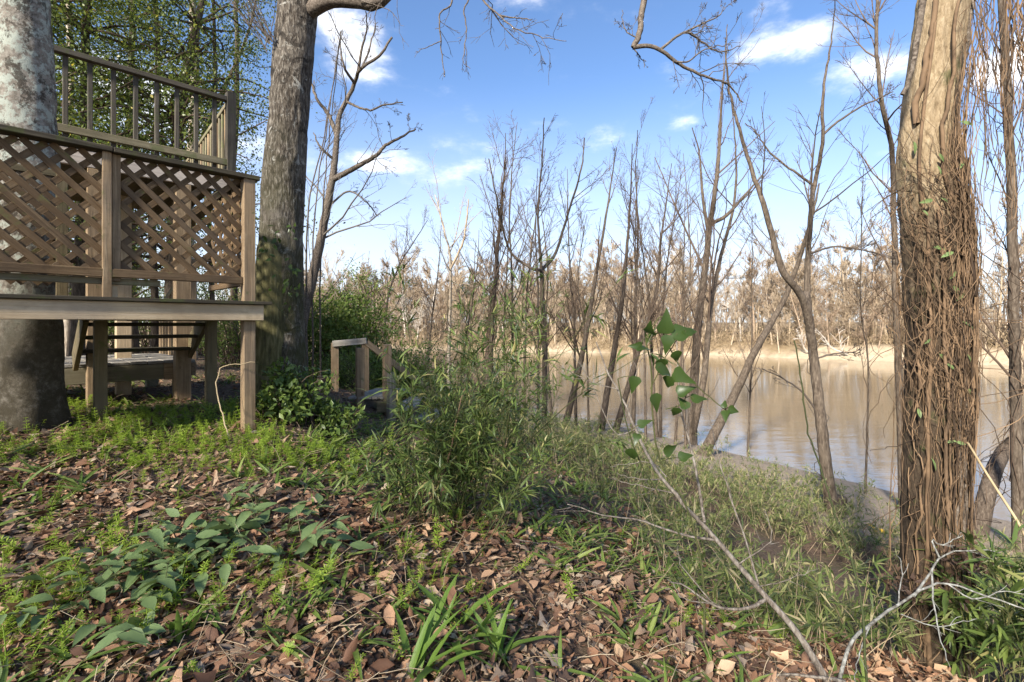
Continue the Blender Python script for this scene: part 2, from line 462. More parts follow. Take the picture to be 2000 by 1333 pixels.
M['wood_olive'] = mat_wood('wood_olive', (.10, .085, .050), (.19, .162, .10), (.28, .245, .16), (.13, .135, .06), .35, False)
M['wood_grey'] = mat_wood('wood_grey', (.14, .12, .095), (.27, .245, .205), (.40, .37, .32))
M['wood_pale'] = mat_wood('wood_pale', (.33, .27, .215), (.47, .40, .335), (.56, .50, .43))
M['wood_stain'] = mat_wood('wood_stain', (.065, .050, .026), (.145, .112, .058), (.215, .17, .095), (.09, .09, .03), .3, False)


def mat_ground():
    m = NT('soil'); c = m.coord(); n1 = m.noise(c, 2.2, 8, .7); n2 = m.noise(c, 24, 6, .7); n3 = m.noise(c, .35, 4, .6)
    soil = m.ramp(n2, [(.3, (.045, .030, .020)), (.5, (.125, .080, .052)), (.68, (.20, .140, .095))])
    soil = m.mix(m.maprange(n1, .45, .62, 0, .55), soil, (.085, .085, .035))
    at_s = m.n('ShaderNodeAttribute'); at_s.attribute_name = 'sand'; at_f = m.n('ShaderNodeAttribute'); at_f.attribute_name = 'far'
    mud = m.ramp(n2, [(.3, (.15, .115, .08)), (.5, (.25, .20, .15)), (.7, (.34, .28, .21))])
    sand = m.ramp(n1, [(.3, (.27, .205, .135)), (.55, (.37, .295, .20)), (.75, (.45, .37, .265))])
    straw = m.ramp(n1, [(.3, (.12, .082, .046)), (.55, (.20, .145, .082)), (.75, (.16, .14, .068))])
    col = m.mix(at_f.outputs['Fac'], soil, straw)
    wet = m.mix(at_f.outputs['Fac'], mud, sand)
    col = m.mix(at_s.outputs['Fac'], col, wet)
    m.bump(n2, .03)
    return m.done(col, .95)


def mat_water():
    m = NT('river_water'); c = m.coord((1, 1, 1)); n1 = m.noise(m.coord((.35, 1.1, 1)), 1.6, 5, .55, .3); n2 = m.noise(c, .12, 3, .5)
    col = m.ramp(n2, [(.35, (.205, .155, .092)), (.65, (.245, .188, .115))])
    m.bump(n1, .04, .28); m.b.inputs['IOR'].default_value = 1.5; m.b.inputs['Specular IOR Level'].default_value = 1.0
    return m.done(col, .06)


M['ground'] = mat_ground(); M['water'] = mat_water()

# ------------------------------------------------------------------ terrain
WATER = -2.2
NEAR = catmull([(30, -60), (22, -25), (15, -4), (11.5, 5), (8.6, 9.5), (7, 13.6), (3.65, 17.7), (1.7, 21), (-3, 25.6), (-12, 31), (-40, 43), (-120, 62), (-420, 120)], 64)
FAR = catmull([(130, -200), (90, -50), (62, 12), (44, 41), (35, 48), (28, 54), (12.6, 61), (0, 66), (-22, 73), (-60, 82), (-160, 98), (-460, 160)], 64)
NEAR_LAND = np.vstack([NEAR, [(-900, 120), (-900, -900), (30, -900)]])
FAR_LAND = np.vstack([FAR, [(-460, 900), (900, 900), (900, -200)]])


def poly_sd(poly_line, poly_area, x, y):
    x = np.asarray(x, float); y = np.asarray(y, float)
    if x.size < 200:
        a = poly_line[:-1]; e = poly_line[1:] - a; X = x.reshape(-1, 1); Y = y.reshape(-1, 1)
        t = np.clip(((X - a[:, 0]) * e[:, 0] + (Y - a[:, 1]) * e[:, 1]) / (e ** 2).sum(1), 0, 1)
        d = np.sqrt(((X - a[:, 0] - t * e[:, 0]) ** 2 + (Y - a[:, 1] - t * e[:, 1]) ** 2).min(1))
        A = poly_area; Bq = np.roll(A, -1, 0); c = (A[:, 1] > Y) != (Bq[:, 1] > Y)
        with np.errstate(divide='ignore', invalid='ignore'):
            xi = (Bq[:, 0] - A[:, 0]) * (Y - A[:, 1]) / (Bq[:, 1] - A[:, 1]) + A[:, 0]
        ins = ((c & (X < xi)).sum(1) % 2).astype(bool)
        return np.where(ins, d, -d).reshape(x.shape)
    d = np.full(x.shape, 1e9)
    for a, b in zip(poly_line[:-1], poly_line[1:]):
        ex, ey = b - a; l2 = ex * ex + ey * ey
        t = np.clip(((x - a[0]) * ex + (y - a[1]) * ey) / l2, 0, 1)
        d = np.minimum(d, np.hypot(x - a[0] - t * ex, y - a[1] - t * ey))
    ins = np.zeros(x.shape, bool); n = len(poly_area)
    for i in range(n):
        a = poly_area[i]; b = poly_area[(i + 1) % n]
        c = (a[1] > y) != (b[1] > y)
        with np.errstate(divide='ignore', invalid='ignore'):
            ins ^= c & (x < (b[0] - a[0]) * (y - a[1]) / (b[1] - a[1]) + a[0])
    return np.where(ins, d, -d)


PS = np.array([-60, -6, -1.5, 0, 1.5, 5.5, 6.1, 8.2, 9.05, 10.5, 11, 12, 14, 20, 300]); PZ = np.array([-5.5, -4, -2.6, -2.2, -1.98, -1.57, -1.43, -.9, -.45, 0, .15, .47, .56, .62, 1.5])
QS = np.array([-60, -5, 0, .8, 2.2, 7, 20, 60, 900]); QZ = np.array([-5.5, -4, -2.2, -1.75, -.95, -.35, .5, 1.3, 4])
CP = np.array([(0, 0, .0), (-1.5, 1.8, .2), (0, 1.8, .09), (1.1, 2.05, -.12), (-3, .3, .2), (2, 0, -.5), (-.32, 3.1, .15), (-2.19, 4.12, .52), (-3.8, 3.98, .57),
               (2.8, 3.26, -.9), (2.1, 3.5, -.8), (.96, 4.66, -.36), (2.1, 10, -1.4), (4.16, 6.2, -1.59), (-2.6, 7.0, .50), (-1.75, 6.1, .30), (-1.0, 7.0, .05), (0, 5.5, -.15), (-.1, 8, -.45)])
CW = None


def gz(x, y, micro=True):
    x = np.asarray(x, float); y = np.asarray(y, float)
    s = poly_sd(NEAR, NEAR_LAND, x, y); f = poly_sd(FAR, FAR_LAND, x, y)
    wob = (fbm(np.stack([x * .25, y * .25, 0 * x], -1), 3, 5) - .5) * 2.2 * sstep(1, 6, np.abs(s)) * 0.3
    z = np.maximum(np.interp(s + wob, PS, PZ), np.interp(f, QS, QZ))
    if CW is not None:
        for (cx, cy, _), w in zip(CP, CW): z = z + w * np.exp(-((x - cx) ** 2 + (y - cy) ** 2) / (2 * 1.15 ** 2))
    if micro:
        m = (fbm(np.stack([x * 1.3, y * 1.3, 0 * x], -1), 3, 9) - .5) * .12 + (fbm(np.stack([x * 7, y * 7, 0 * x], -1), 2, 3) - .5) * .035
        z = z + m * sstep(.2, 2.5, s) + (fbm(np.stack([x * .4, y * .4, 0 * x], -1), 4, 21) - .5) * 1.1 * sstep(.5, 4, f)
    return z


_G = np.exp(-((CP[:, None, 0] - CP[None, :, 0]) ** 2 + (CP[:, None, 1] - CP[None, :, 1]) ** 2) / (2 * 1.15 ** 2))
_res = CP[:, 2] - gz(CP[:, 0], CP[:, 1], False)
CW = np.linalg.solve(_G + np.eye(len(CP)) * .08, _res)


def gz1(x, y): return float(gz(np.array([x]), np.array([y]))[0])


def hit(px, py, far=40):
    """where the sight line through a photo pixel meets the near bank"""
    d = np.geomspace(1.2, far, 900); x = (px - 1000) / F * d; z = EYE + (HOR - py) / F * d
    g = gz(x, d); k = np.where(z < g)[0]
    i = k[0] if len(k) else len(d) - 1
    return np.array([x[i], d[i], g[i]])


def axis_grid(a, b, step, lo, hi, grow=1.16):
    c = list(np.arange(a, b + step / 2, step)); s = step
    while c[-1] < hi: s *= grow; c.append(c[-1] + s)
    s = step; c0 = []
    x = a
    while x > lo: s *= grow; x -= s; c0.append(x)
    return np.array(c0[::-1] + c)


def build_ground():
    xs = axis_grid(-6, 7, .085, -900, 900, 1.13); ys = axis_grid(1.2, 11, .085, -900, 900, 1.10)
    # keep the far bank fine enough to show its ledges
    ys = np.unique(np.concatenate([ys, np.arange(38, 84, .9)])); xs = np.unique(np.concatenate([xs, np.arange(-40, 60, 1.2)]))
    X, Y = np.meshgrid(xs, ys, indexing='ij'); Z = gz(X.ravel(), Y.ravel()).reshape(X.shape)
    n, m = X.shape; i, j = np.meshgrid(np.arange(n - 1), np.arange(m - 1), indexing='ij')
    Q = np.stack([i * m + j, (i + 1) * m + j, (i + 1) * m + j + 1, i * m + j + 1], -1).reshape(-1, 4)
    me = make_mesh('ground', np.stack([X, Y, Z], -1).reshape(-1, 3), Q)
    x, y = X.ravel(), Y.ravel(); s = poly_sd(NEAR, NEAR_LAND, x, y); f = poly_sd(FAR, FAR_LAND, x, y)
    nz = fbm(np.stack([x * .5, y * .5, 0 * x], -1), 4, 31) - .5; nf = fbm(np.stack([x * .16, y * .16, 0 * x], -1), 3, 77) - .5
    ws = .05 + 2.6 * sstep(29, 36, x)
    sand = np.where(f > -20, sstep(ws + 1.3, ws, f + nf * 4.0), sstep(5.2, 2.8, s + nz * 5))
    far = (f > -20).astype(float)
    for nm, v in (('sand', sand), ('far', far)):
        a = me.attributes.new(nm, 'FLOAT', 'POINT'); a.data.foreach_set('value', v.astype(np.float32))
    o = obj('ground', me, M['ground']); tag(o, 'leaf-strewn earth of the river bank falling to the shore', 'ground', kind='structure')
    wx = np.array([[-900, -900, WATER], [900, -900, WATER], [900, 900, WATER], [-900, 900, WATER]], float)
    w = obj('river', make_mesh('river', wx, [(0, 1, 2, 3)]), M['water']); tag(w, 'wide calm muddy brown river below the bank', 'river', kind='structure')


build_ground()

# ------------------------------------------------------------------ deck: lattice-walled platform, raised deck, stairs, landing
R0 = np.array([-2.19, 4.12, 0.0]); U = np.array([.695, .719, 0.0]); VV_ = np.array([-.719, .695, 0.0]); ZZ = np.array([0, 0, 1.0])


def dk(u, v, z): return R0 + u * U + v * VV_ + np.array([0, 0, z])


_box_cache = {}


def box_mesh(l, w, t):
    key = (round(l, 3), round(w, 3), round(t, 3))
    if key in _box_cache: return _box_cache[key].copy() if False else _box_cache[key]
    bm = bmesh.new(); bmesh.ops.create_cube(bm, size=1.0)
    for v in bm.verts: v.co = Vector((v.co.x * l, v.co.y * w, v.co.z * t))
    bmesh.ops.bevel(bm, geom=bm.edges[:], offset=min(.004, t * .12, w * .12), segments=1, affect='EDGES')
    me = bpy.data.meshes.new('board'); bm.to_mesh(me); bm.free(); _box_cache[key] = me
    return me


def board(name, p0, p1, w, t, side, mat, parent, label=None):
    """board from p0 to p1; w is its width along `side`, t its thickness across"""
    p0 = np.asarray(p0, float); p1 = np.asarray(p1, float); L = np.linalg.norm(p1 - p0); x = (p1 - p0) / L
    y = np.asarray(side, float); y = nrm(y - x * np.dot(x, y)); z = np.cross(x, y)
    me = box_mesh(L, w, t)
    o = bpy.data.objects.new(name, me); COL.objects.link(o)
    if len(me.materials) == 0: me.materials.append(None)
    o.material_slots[0].link = 'OBJECT'; o.material_slots[0].material = M[mat]
    c = (p0 + p1) / 2 - worldloc(parent)
    mw = Matrix(((x[0], y[0], z[0], c[0]), (x[1], y[1], z[1], c[1]), (x[2], y[2], z[2], c[2]), (0, 0, 0, 1)))
    o.parent = parent; o.matrix_basis = mw
    if label: o['label'] = label
    return o


def lattice(parent, org, du, wdt, z0, z1, nv, pitch=.142, sw=.042, st=.011, mat='wood_lattice', skew=0.0):
    """two layers of diagonal slats filling a panel of width wdt along du; every slat a board of its own, clipped to the panel"""
    h = z1 - z0; tp = parent
    parent = bpy.data.objects.new('lattice_panel', None); COL.objects.link(parent); parent.parent = tp; parent.empty_display_size = .1; parent.location = Vector(org + ZZ * z0 - worldloc(tp))
    for layer, sgn in ((0, -1), (1, 1)):
        off = nv * (st * .55 * (-1 if layer == 0 else 1))
        c = -h
        cs = np.arange(-h + pitch * .5, wdt + h, pitch)
        for c in cs:
            # line: s = c + k*(z) with 45 degrees
            if sgn > 0: a0, a1 = c, c + h      # rising to the right
            else: a0, a1 = c + h, c            # falling to the right
            zs = np.array([0.0, h]); ss = np.array([a0, a1])
            t0, t1 = 0.0, 1.0
            d = ss[1] - ss[0]
            for lim, lo in ((0.0, True), (wdt, False)):
                tt = (lim - ss[0]) / d
                inside0 = ss[0] >= lim if lo else ss[0] <= lim
                inside1 = ss[1] >= lim if lo else ss[1] <= lim
                if not inside0 and not inside1: t0, t1 = 1, 0
                elif not inside0: t0 = max(t0, tt)
                elif not inside1: t1 = min(t1, tt)
            if t1 - t0 < .06: continue
            pa = org + du * (ss[0] + d * t0) + ZZ * (z0 + h * t0) + off; pb = org + du * (ss[0] + d * t1) + ZZ * (z0 + h * t1) + off
            ax = nrm(pb - pa)
            board('slat', pa, pb, sw * RNG.uniform(.95, 1.05), st, np.cross(ax, nv), mat, parent)


def group_part(name, parent, p):
    o = bpy.data.objects.new(name, None); COL.objects.link(o); o.parent = parent; o.empty_display_size = .1; o.location = Vector(np.asarray(p) - worldloc(parent)); return o


def build_decks():
    g = lambda u, v: gz1(*(dk(u, v, 0)[:2]))
    zt = 2.63; zr0, zr1 = 1.428, 1.555
    t = thing('lattice_deck', tuple(dk(-.4, .5, .5)), 'weathered wooden deck with diagonal lattice screens standing on square posts', 'deck')
    # posts of the front corner, back row and left end
    def post(u, v, z1, s=.089, mat='wood_post', z0=None, par=t, name='post', label=None):
        z0 = g(u, v) - .15 if z0 is None else z0
        return board(name, dk(u, v, z0), dk(u, v, z1), s, s, U, mat, par, label)
    post(0, 0, zt - .036, mat='wood_post'); post(.015, 1.09, zr0 + .02, mat='wood_stain'); post(-.83, 1.07, zr0 + .02, mat='wood_stain')
    post(-2.05, 0, zt - .036)
    # middle post between the panels, a doubled 2x4
    board('post', dk(-.915, -.012, 1.58), dk(-.915, -.012, zt - .036), .052, .04, U, 'wood_post', t); board('post', dk(-.862, .012, 1.70), dk(-.862, .012, zt - .036), .05, .038, U, 'wood_post', t)
    board('post', dk(-.885, .06, zr1 + .03), dk(-.885, .06, 1.73), .075, .04, U, 'wood_beam', t)
    # cap rails, mossy
    board('top_rail', dk(-2.15, 0, zt - .018), dk(-.887, 0, zt - .018), .036, .12, ZZ, 'wood_mossy', t, 'dark mossy cap rail over the lattice')
    board('top_rail', dk(-.883, 0, zt - .020), dk(.075, 0, zt - .020), .036, .12, ZZ, 'wood_mossy', t)
    board('top_rail', dk(0, .063, zt - .024), dk(0, 1.09, zt - .024), .036, .09, ZZ, 'wood_mossy', t)
    # bottom rails
    board('bottom_rail', dk(-2.0, -.01, 1.755), dk(-.047, -.01, 1.755), .06, .04, ZZ, 'wood_lattice', t); board('bottom_rail', dk(-2.0, .036, 1.70), dk(-.60, .036, 1.70), .045, .04, ZZ, 'wood_olive', t)
    board('bottom_rail', dk(-.0, .05, 1.745), dk(-.0, 1.03, 1.745), .05, .04, ZZ, 'wood_lattice', t)
    # lattice panels
    lattice(t, dk(-2.0, .022, 0), U, 1.08, 1.76, zt - .04, VV_); lattice(t, dk(-.84, .022, 0), U, .79, 1.76, zt - .04, VV_)
    lattice(t, dk(.012, .06, 0), VV_, .97, 1.75, zt - .045, -U)
    lattice(t, dk(-2.0, .70, 0), U, .86, 1.70, zt - .10, VV_)
    board('top_rail', dk(-2.0, .70, zt - .085), dk(-1.1, .70, zt - .085), .05, .04, ZZ, 'wood_stain', t)
    board('post', dk(-1.10, .70, zr1), dk(-1.10, .70, zt - .06), .07, .05, U, 'wood_stain', t)
    # rim joists and floor boards
    board('rim_joist', dk(-2.2, -.066, (zr0 + zr1) / 2), dk(.095, -.066, (zr0 + zr1) / 2), zr1 - zr0, .04, ZZ, 'wood_beam', t, 'pale new-looking rim beam with knots')
    board('rim_joist', dk(-.95, 1.115, 1.49), dk(.06, 1.115, 1.49), .125, .04, ZZ, 'wood_stain', t); board('rim_joist', dk(.068, -.04, 1.49), dk(.068, 1.09, 1.49), .12, .04, ZZ, 'wood_stain', t)
    for k in range(4):
        u = -.15 - k * .24; board('joist', dk(u, -.04, 1.485), dk(u, 1.09, 1.485), .12, .038, ZZ, 'wood_stain', t)
    for k in range(8):
        v = -.05 + k * .148
        u0, u1 = (-2.2, .10) if v < .72 else (-.95, .09)
        if k == 0: u1 = .15
        board('floor_board', dk(u0, v, 1.571 + .002 * (k % 2)), dk(u1, v, 1.571 + .002 * (k % 2)), .142, .026, VV_, 'wood_mossy' if k == 0 else 'wood_stain', t)

    # raised deck behind: floor, rim, joists, posts and railings
    W = 1.80; z_f = 3.10; S = nrm(np.array([-.66, .75, 0.0])); C = dk(.40, W, 0)
    r = thing('raised_deck', tuple(dk(-.3, W + .6, .55)), 'tall wooden deck with a baluster railing rising behind the lattice screen', 'deck')
    board('rim_joist', dk(-2.6, W, z_f - .11), dk(.42, W, z_f - .11), .18, .04, ZZ, 'wood_pale', r, 'pale rim board under the railing')
    board('rim_joist', C + U * .01 + S * .03 + ZZ * (z_f - .11), C + U * .01 + S * 3.0 + ZZ * (z_f - .11), .18, .04, ZZ, 'wood_stain', r)
    for k in range(20):
        v = W + .03 + k * .146; u1 = .40 - .0 * k
        q = dk(-2.8, v, z_f + .012); q2 = dk(.40 + (v - W) * 0.06, v, z_f + .012)
        board('floor_board', q, q2, .14, .028, VV_, 'wood_stain', r)
    for k in range(7):
        u = .2 - k * .42; board('joist', dk(u, W + .03, z_f - .10), dk(u, W + 2.9, z_f - .10), .17, .04, ZZ, 'wood_stain', r)
    for u, v, m_ in ((-.778, W + .05, 'wood_post'), (-.06, W + .05, 'wood_post'), (-.42, 2.9, 'wood_beam'), (-1.9, 2.9, 'wood_post'), (.45, 4.4, 'wood_post'), (-2.5, W + .1, 'wood_post')):
        board('post', dk(u, v, g(u, v) - .15), dk(u, v, z_f - .205), .14, .14, U, m_, r)
    # front railing
    deck_r = r; r = group_part('railing', deck_r, dk(-.3, W, 3.1))
    board('top_rail', dk(-2.6, W, 3.945), dk(.37, W, 3.945), .05, .07, ZZ, 'wood_dark', r); board('bottom_rail', dk(-2.6, W - .01, 3.225), dk(.37, W - .01, 3.225), .07, .04, ZZ, 'wood_olive', r)
    for k in range(16):
        u = .245 - k * .178; board('baluster', dk(u, W + .035, 3.10), dk(u, W + .035, 3.93), .04, .04, U, 'wood_dark', r)
    board('post', C + ZZ * 2.9, C + ZZ * 4.03, .09, .09, U, 'wood_dark', r)
    # side railing running away from the corner
    r = group_part('railing', deck_r, C + S * .1 + ZZ * 3.1)
    board('top_rail', C + S * .05 + ZZ * 3.93, C + S * 3.0 + ZZ * 3.93, .05, .06, ZZ, 'wood_olive', r); board('bottom_rail', C + S * .05 + ZZ * 3.22, C + S * 3.0 + ZZ * 3.22, .05, .04, ZZ, 'wood_olive', r)
    for k in range(17):
        p = C + S * (.20 + k * .165) + U * .0; board('baluster', p + ZZ * 3.20, p + ZZ * 3.91, .04, .04, U, 'wood_olive' if k % 3 else 'wood_post', r)
    board('post', C + S * 3.02 + ZZ * 2.9, C + S * 3.02 + ZZ * 4.0, .09, .09, U, 'wood_dark', r)

    # short stair from the lattice deck down to the landing
    s = thing('deck_stair', tuple(dk(-.45, 1.9, 1.0)), 'short open stair with dark stringers under the lattice deck', 'stair')
    for u in (0.0, -.92):
        board('stringer', dk(u, 1.16, 1.50), dk(u, 1.99, 1.03), .20, .04, ZZ, 'wood_stain', s)
    for k, (v, z) in enumerate(((1.24, 1.395), (1.50, 1.275), (1.76, 1.14))):
        board('tread', dk(-.89, v, z), dk(-.03, v, z), .24, .034, VV_, 'wood_mossy', s)

    # landing platform
    l = thing('landing_platform', tuple(dk(-.6, 2.8, .55)), 'low plank landing on stout legs behind the stair', 'platform')
    zl = 1.0
    for k in range(13):
        u = .03 - k * .148; board('plank', dk(u, 2.0, zl - .014 + .003 * (k % 2)), dk(u, 3.75, zl - .014 + .003 * (k % 2)), .14, .028, U, 'wood_grey', l)
    board('rim_joist', dk(-1.8, 2.02, zl - .115), dk(.0, 2.02, zl - .115), .16, .04, ZZ, 'wood_olive', l); board('rim_joist', dk(.075, 1.96, zl - .105), dk(.075, 3.75, zl - .105), .14, .04, ZZ, 'wood_post', l)
    board('rim_joist', dk(-1.8, 3.72, zl - .115), dk(.05, 3.72, zl - .115), .16, .04, ZZ, 'wood_stain', l); board('rim_joist', dk(-.20, 1.97, zl - .115), dk(.05, 1.97, zl - .115), .17, .04, ZZ, 'wood_post', l)
    for u, v in ((-.02, 2.12), (-.02, 3.6), (-1.7, 2.12), (-1.7, 3.6)):
        board('leg', dk(u, v, g(u, v) - .1), dk(u, v, zl - .03), .13, .13, U, 'wood_olive', l)
    # railing on its outer side
    l = group_part('railing', l, dk(.1, 2.3, 1.0))
    board('handrail', dk(.10, 2.3, 2.05), dk(.10, 3.75, 1.62), .07, .035, ZZ, 'wood_olive', l)
    for k in range(9):
        f = k / 8; v = 2.35 + 1.35 * f; board('baluster', dk(.10, v, zl - .02), dk(.10, v, 2.02 - .42 * f), .036, .036, U, 'wood_post', l)
    for v in (2.3, 3.72): board('post', dk(.13, v, zl - .15), dk(.13, v, 2.15 - .42 * (v - 2.3) / 1.42), .085, .085, U, 'wood_post', l)


build_decks()


def build_river_stair():
    s = thing('river_stair', tuple(hit(720, 785)), 'small wooden stair head with a sloping handrail leading down to the river', 'stair')
    A = at(654, 757, 7.0); C = at(713, 752, 7.0); B = at(703, 782, 6.2); D = at(756, 803, 6.2)
    X = np.array([1.0, 0, 0]); Y = np.array([0, 1.0, 0])
    di = nrm(np.array([C[0] - A[0], .05, 0]))
    def pst(p, z1, sz=.092): return board('post', [p[0], p[1], p[2] - .35], [p[0], p[1], z1], sz, sz, np.array([.85, .5, 0]), 'wood_post', s)
    pst(A, at(0, 670, 7.0)[2]); pst(C, at(0, 671, 7.0)[2]); pst(B, at(0, 680, 6.2)[2]); pst(D, at(0, 673, 6.2)[2])
    board('handrail', at(650, 672, 6.94), at(716, 666, 6.94), .085, .04, ZZ, 'wood_grey', s)
    board('handrail', at(716, 670, 6.96), at(835, 760, 7.6), .085, .04, ZZ, 'wood_post', s, 'sloping handrail')
    z = .50
    for k in range(6):
        x0 = at(687, 0, 6.2)[0] + k * .075
        board('plank', [x0, 6.15, z - .02], [x0 + .12, 7.0, z - .02], .07, .03, X, 'wood_grey', s)
    board('riser', [-1.93, 6.2, z - .10], [-1.45, 6.2, z - .10], .12, .035, ZZ, 'wood_dark', s)
    board('riser', at(738, 795, 6.1), at(760, 795, 6.1), .13, .10, ZZ, 'wood_stain', s)
    for k in range(2):
        x = -1.36 + k * .26; zz = z - .16 - k * .15
        board('tread', [x, 6.15, zz], [x + .02, 7.1, zz], .25, .04, X, 'wood_grey', s); board('riser', [x + .10, 6.17, zz - .085], [x + .10, 7.08, zz - .085], .12, .03, ZZ, 'wood_dark', s)
    board('stringer', [-1.5, 6.14, .22], [-.85, 6.14, -.12], .2, .04, ZZ, 'wood_stain', s)
    # round piling beside it
    b = hit(764, 812); b[1] = 6.0; b[0] = (764 - 1000) / F * 6.0; b[2] = gz1(b[0], b[1])
    zt = at(0, 728, 6.0)[2]; k = 20; an = np.arange(k) * 2 * math.pi / k
    V = []; Q = []
    prof = [(b[2] - .2, .058), (b[2] + .1, .057), (zt - .15, .052), (zt - .012, .050), (zt, .043)]
    for z_, r_ in prof: V += [(b[0] + math.cos(a) * r_ * (1 + .03 * math.sin(3 * a)), b[1] + math.sin(a) * r_, z_) for a in an]
    for i in range(len(prof) - 1): Q += [(i * k + j, i * k + (j + 1) % k, (i + 1) * k + (j + 1) % k, (i + 1) * k + j) for j in range(k)]
    V.append((b[0], b[1], zt)); T = [((len(prof) - 1) * k + j, (len(prof) - 1) * k + (j + 1) % k, len(V) - 1) for j in range(k)]
    single('timber_piling', V, Q, M['wood_round'], b, 'round grey timber piling beside the small stair head', 'post', T=T)


def mat_round():
    m = NT('wood_round'); n = m.noise(m.coord((30, 30, 2)), 1.5, 5, .65); col = m.ramp(n, [(.3, (.09, .075, .05)), (.5, (.19, .165, .12)), (.7, (.29, .26, .20))])
    m.bump(n, .005); return m.done(col, .9)


M['wood_round'] = mat_round()
build_river_stair()


# ------------------------------------------------------------------ big trunks
def trunk_mesh(path, rad, sides, rings, disp=.02, freq=(9, 9, 2.2), flare=0.0, lobes=5, seed=1, ridged=True, lump=.05):
    C = catmull(np.column_stack([path, rad]), rings); P = C[:, :3]; R = C[:, 3]
    T = nrm(np.gradient(P, axis=0)); a = nrm(np.cross(T, [0, 1.0, 0])); b = np.cross(T, a)
    an = np.arange(sides) * 2 * math.pi / sides
    dirs = np.cos(an)[None, :, None] * a[:, None] + np.sin(an)[None, :, None] * b[:, None]
    h = (P[:, 2] - P[0, 2])[:, None]
    r = R[:, None] * (1 + flare * np.exp(-h / .28) * (1 + .55 * np.cos(lobes * an + 1.3)[None]))
    surf = P[:, None] + dirs * r[..., None]
    n = fbm(surf * np.array(freq), 4, seed); n = (1 - np.abs(2 * n - 1) * 2.2) if ridged else n * 2 - 1
    l = fbm(surf * 2.3, 3, seed + 9) * 2 - 1
    surf = surf + dirs * (n * disp + l * lump * r[:, :].mean())[..., None]
    k = sides; i, j = np.meshgrid(np.arange(rings - 1), np.arange(k), indexing='ij'); jn = (j + 1) % k
    Q = np.stack([i * k + j, i * k + jn, (i + 1) * k + jn, (i + 1) * k + j], -1).reshape(-1, 4)
    return surf.reshape(-1, 3), Q


def limb(T, pts, r0, r1, n=14, sides=8, rng=RNG, wob=.01):
    P = catmull(pts, n); P = P + rng.normal(size=P.shape) * wob * np.linspace(0, 1, n)[:, None]; r = np.linspace(r0, r1, n)
    T.add(P, r, sides); return P, r


def build_lichen_tree():
    d = 3.98; g = gz1(at(58, 0, d)[0], d)
    path = [at(62, 0, d) * [1, 1, 0] + [0, 0, g - .15], at(60, 760, d), at(60, 560, d), at(55, 300, d), at(48, 100, d), at(40, -60, d), at(25, -500, d), at(30, -1000, d + .2)]
    t = thing('lichen_tree', (path[0][0], path[0][1], g), 'stout pale grey trunk patched with lichen growing up through the deck', 'tree')
    V, Q = trunk_mesh(path, [.205, .196, .193, .184, .175, .17, .16, .13], 72, 210, .011, (12, 12, 9), .30, 5, 3, False, .07)
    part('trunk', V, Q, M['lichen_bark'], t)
    T = Tubes(); rng = np.random.default_rng(3)
    for k in range(9):
        p = path[-2] + (path[-1] - path[-2]) * rng.uniform(.0, 1); dd = np.array([rng.normal(), rng.normal(), .7])
        b = walk(p, dd, rng.uniform(1.6, 3), 9, .3, .12, rng); r = np.linspace(.06, .015, 9); T.add(b, r, 6)
        branch_out(T, b, r, 0, [(6, .8, .45, .2, .15, 6, 4, .2), (4, .8, .5, .2, .15, 4, 3, .2)], rng)
    V, Q = T.data(); part('crown', V, Q, M['grey_twig'], t)


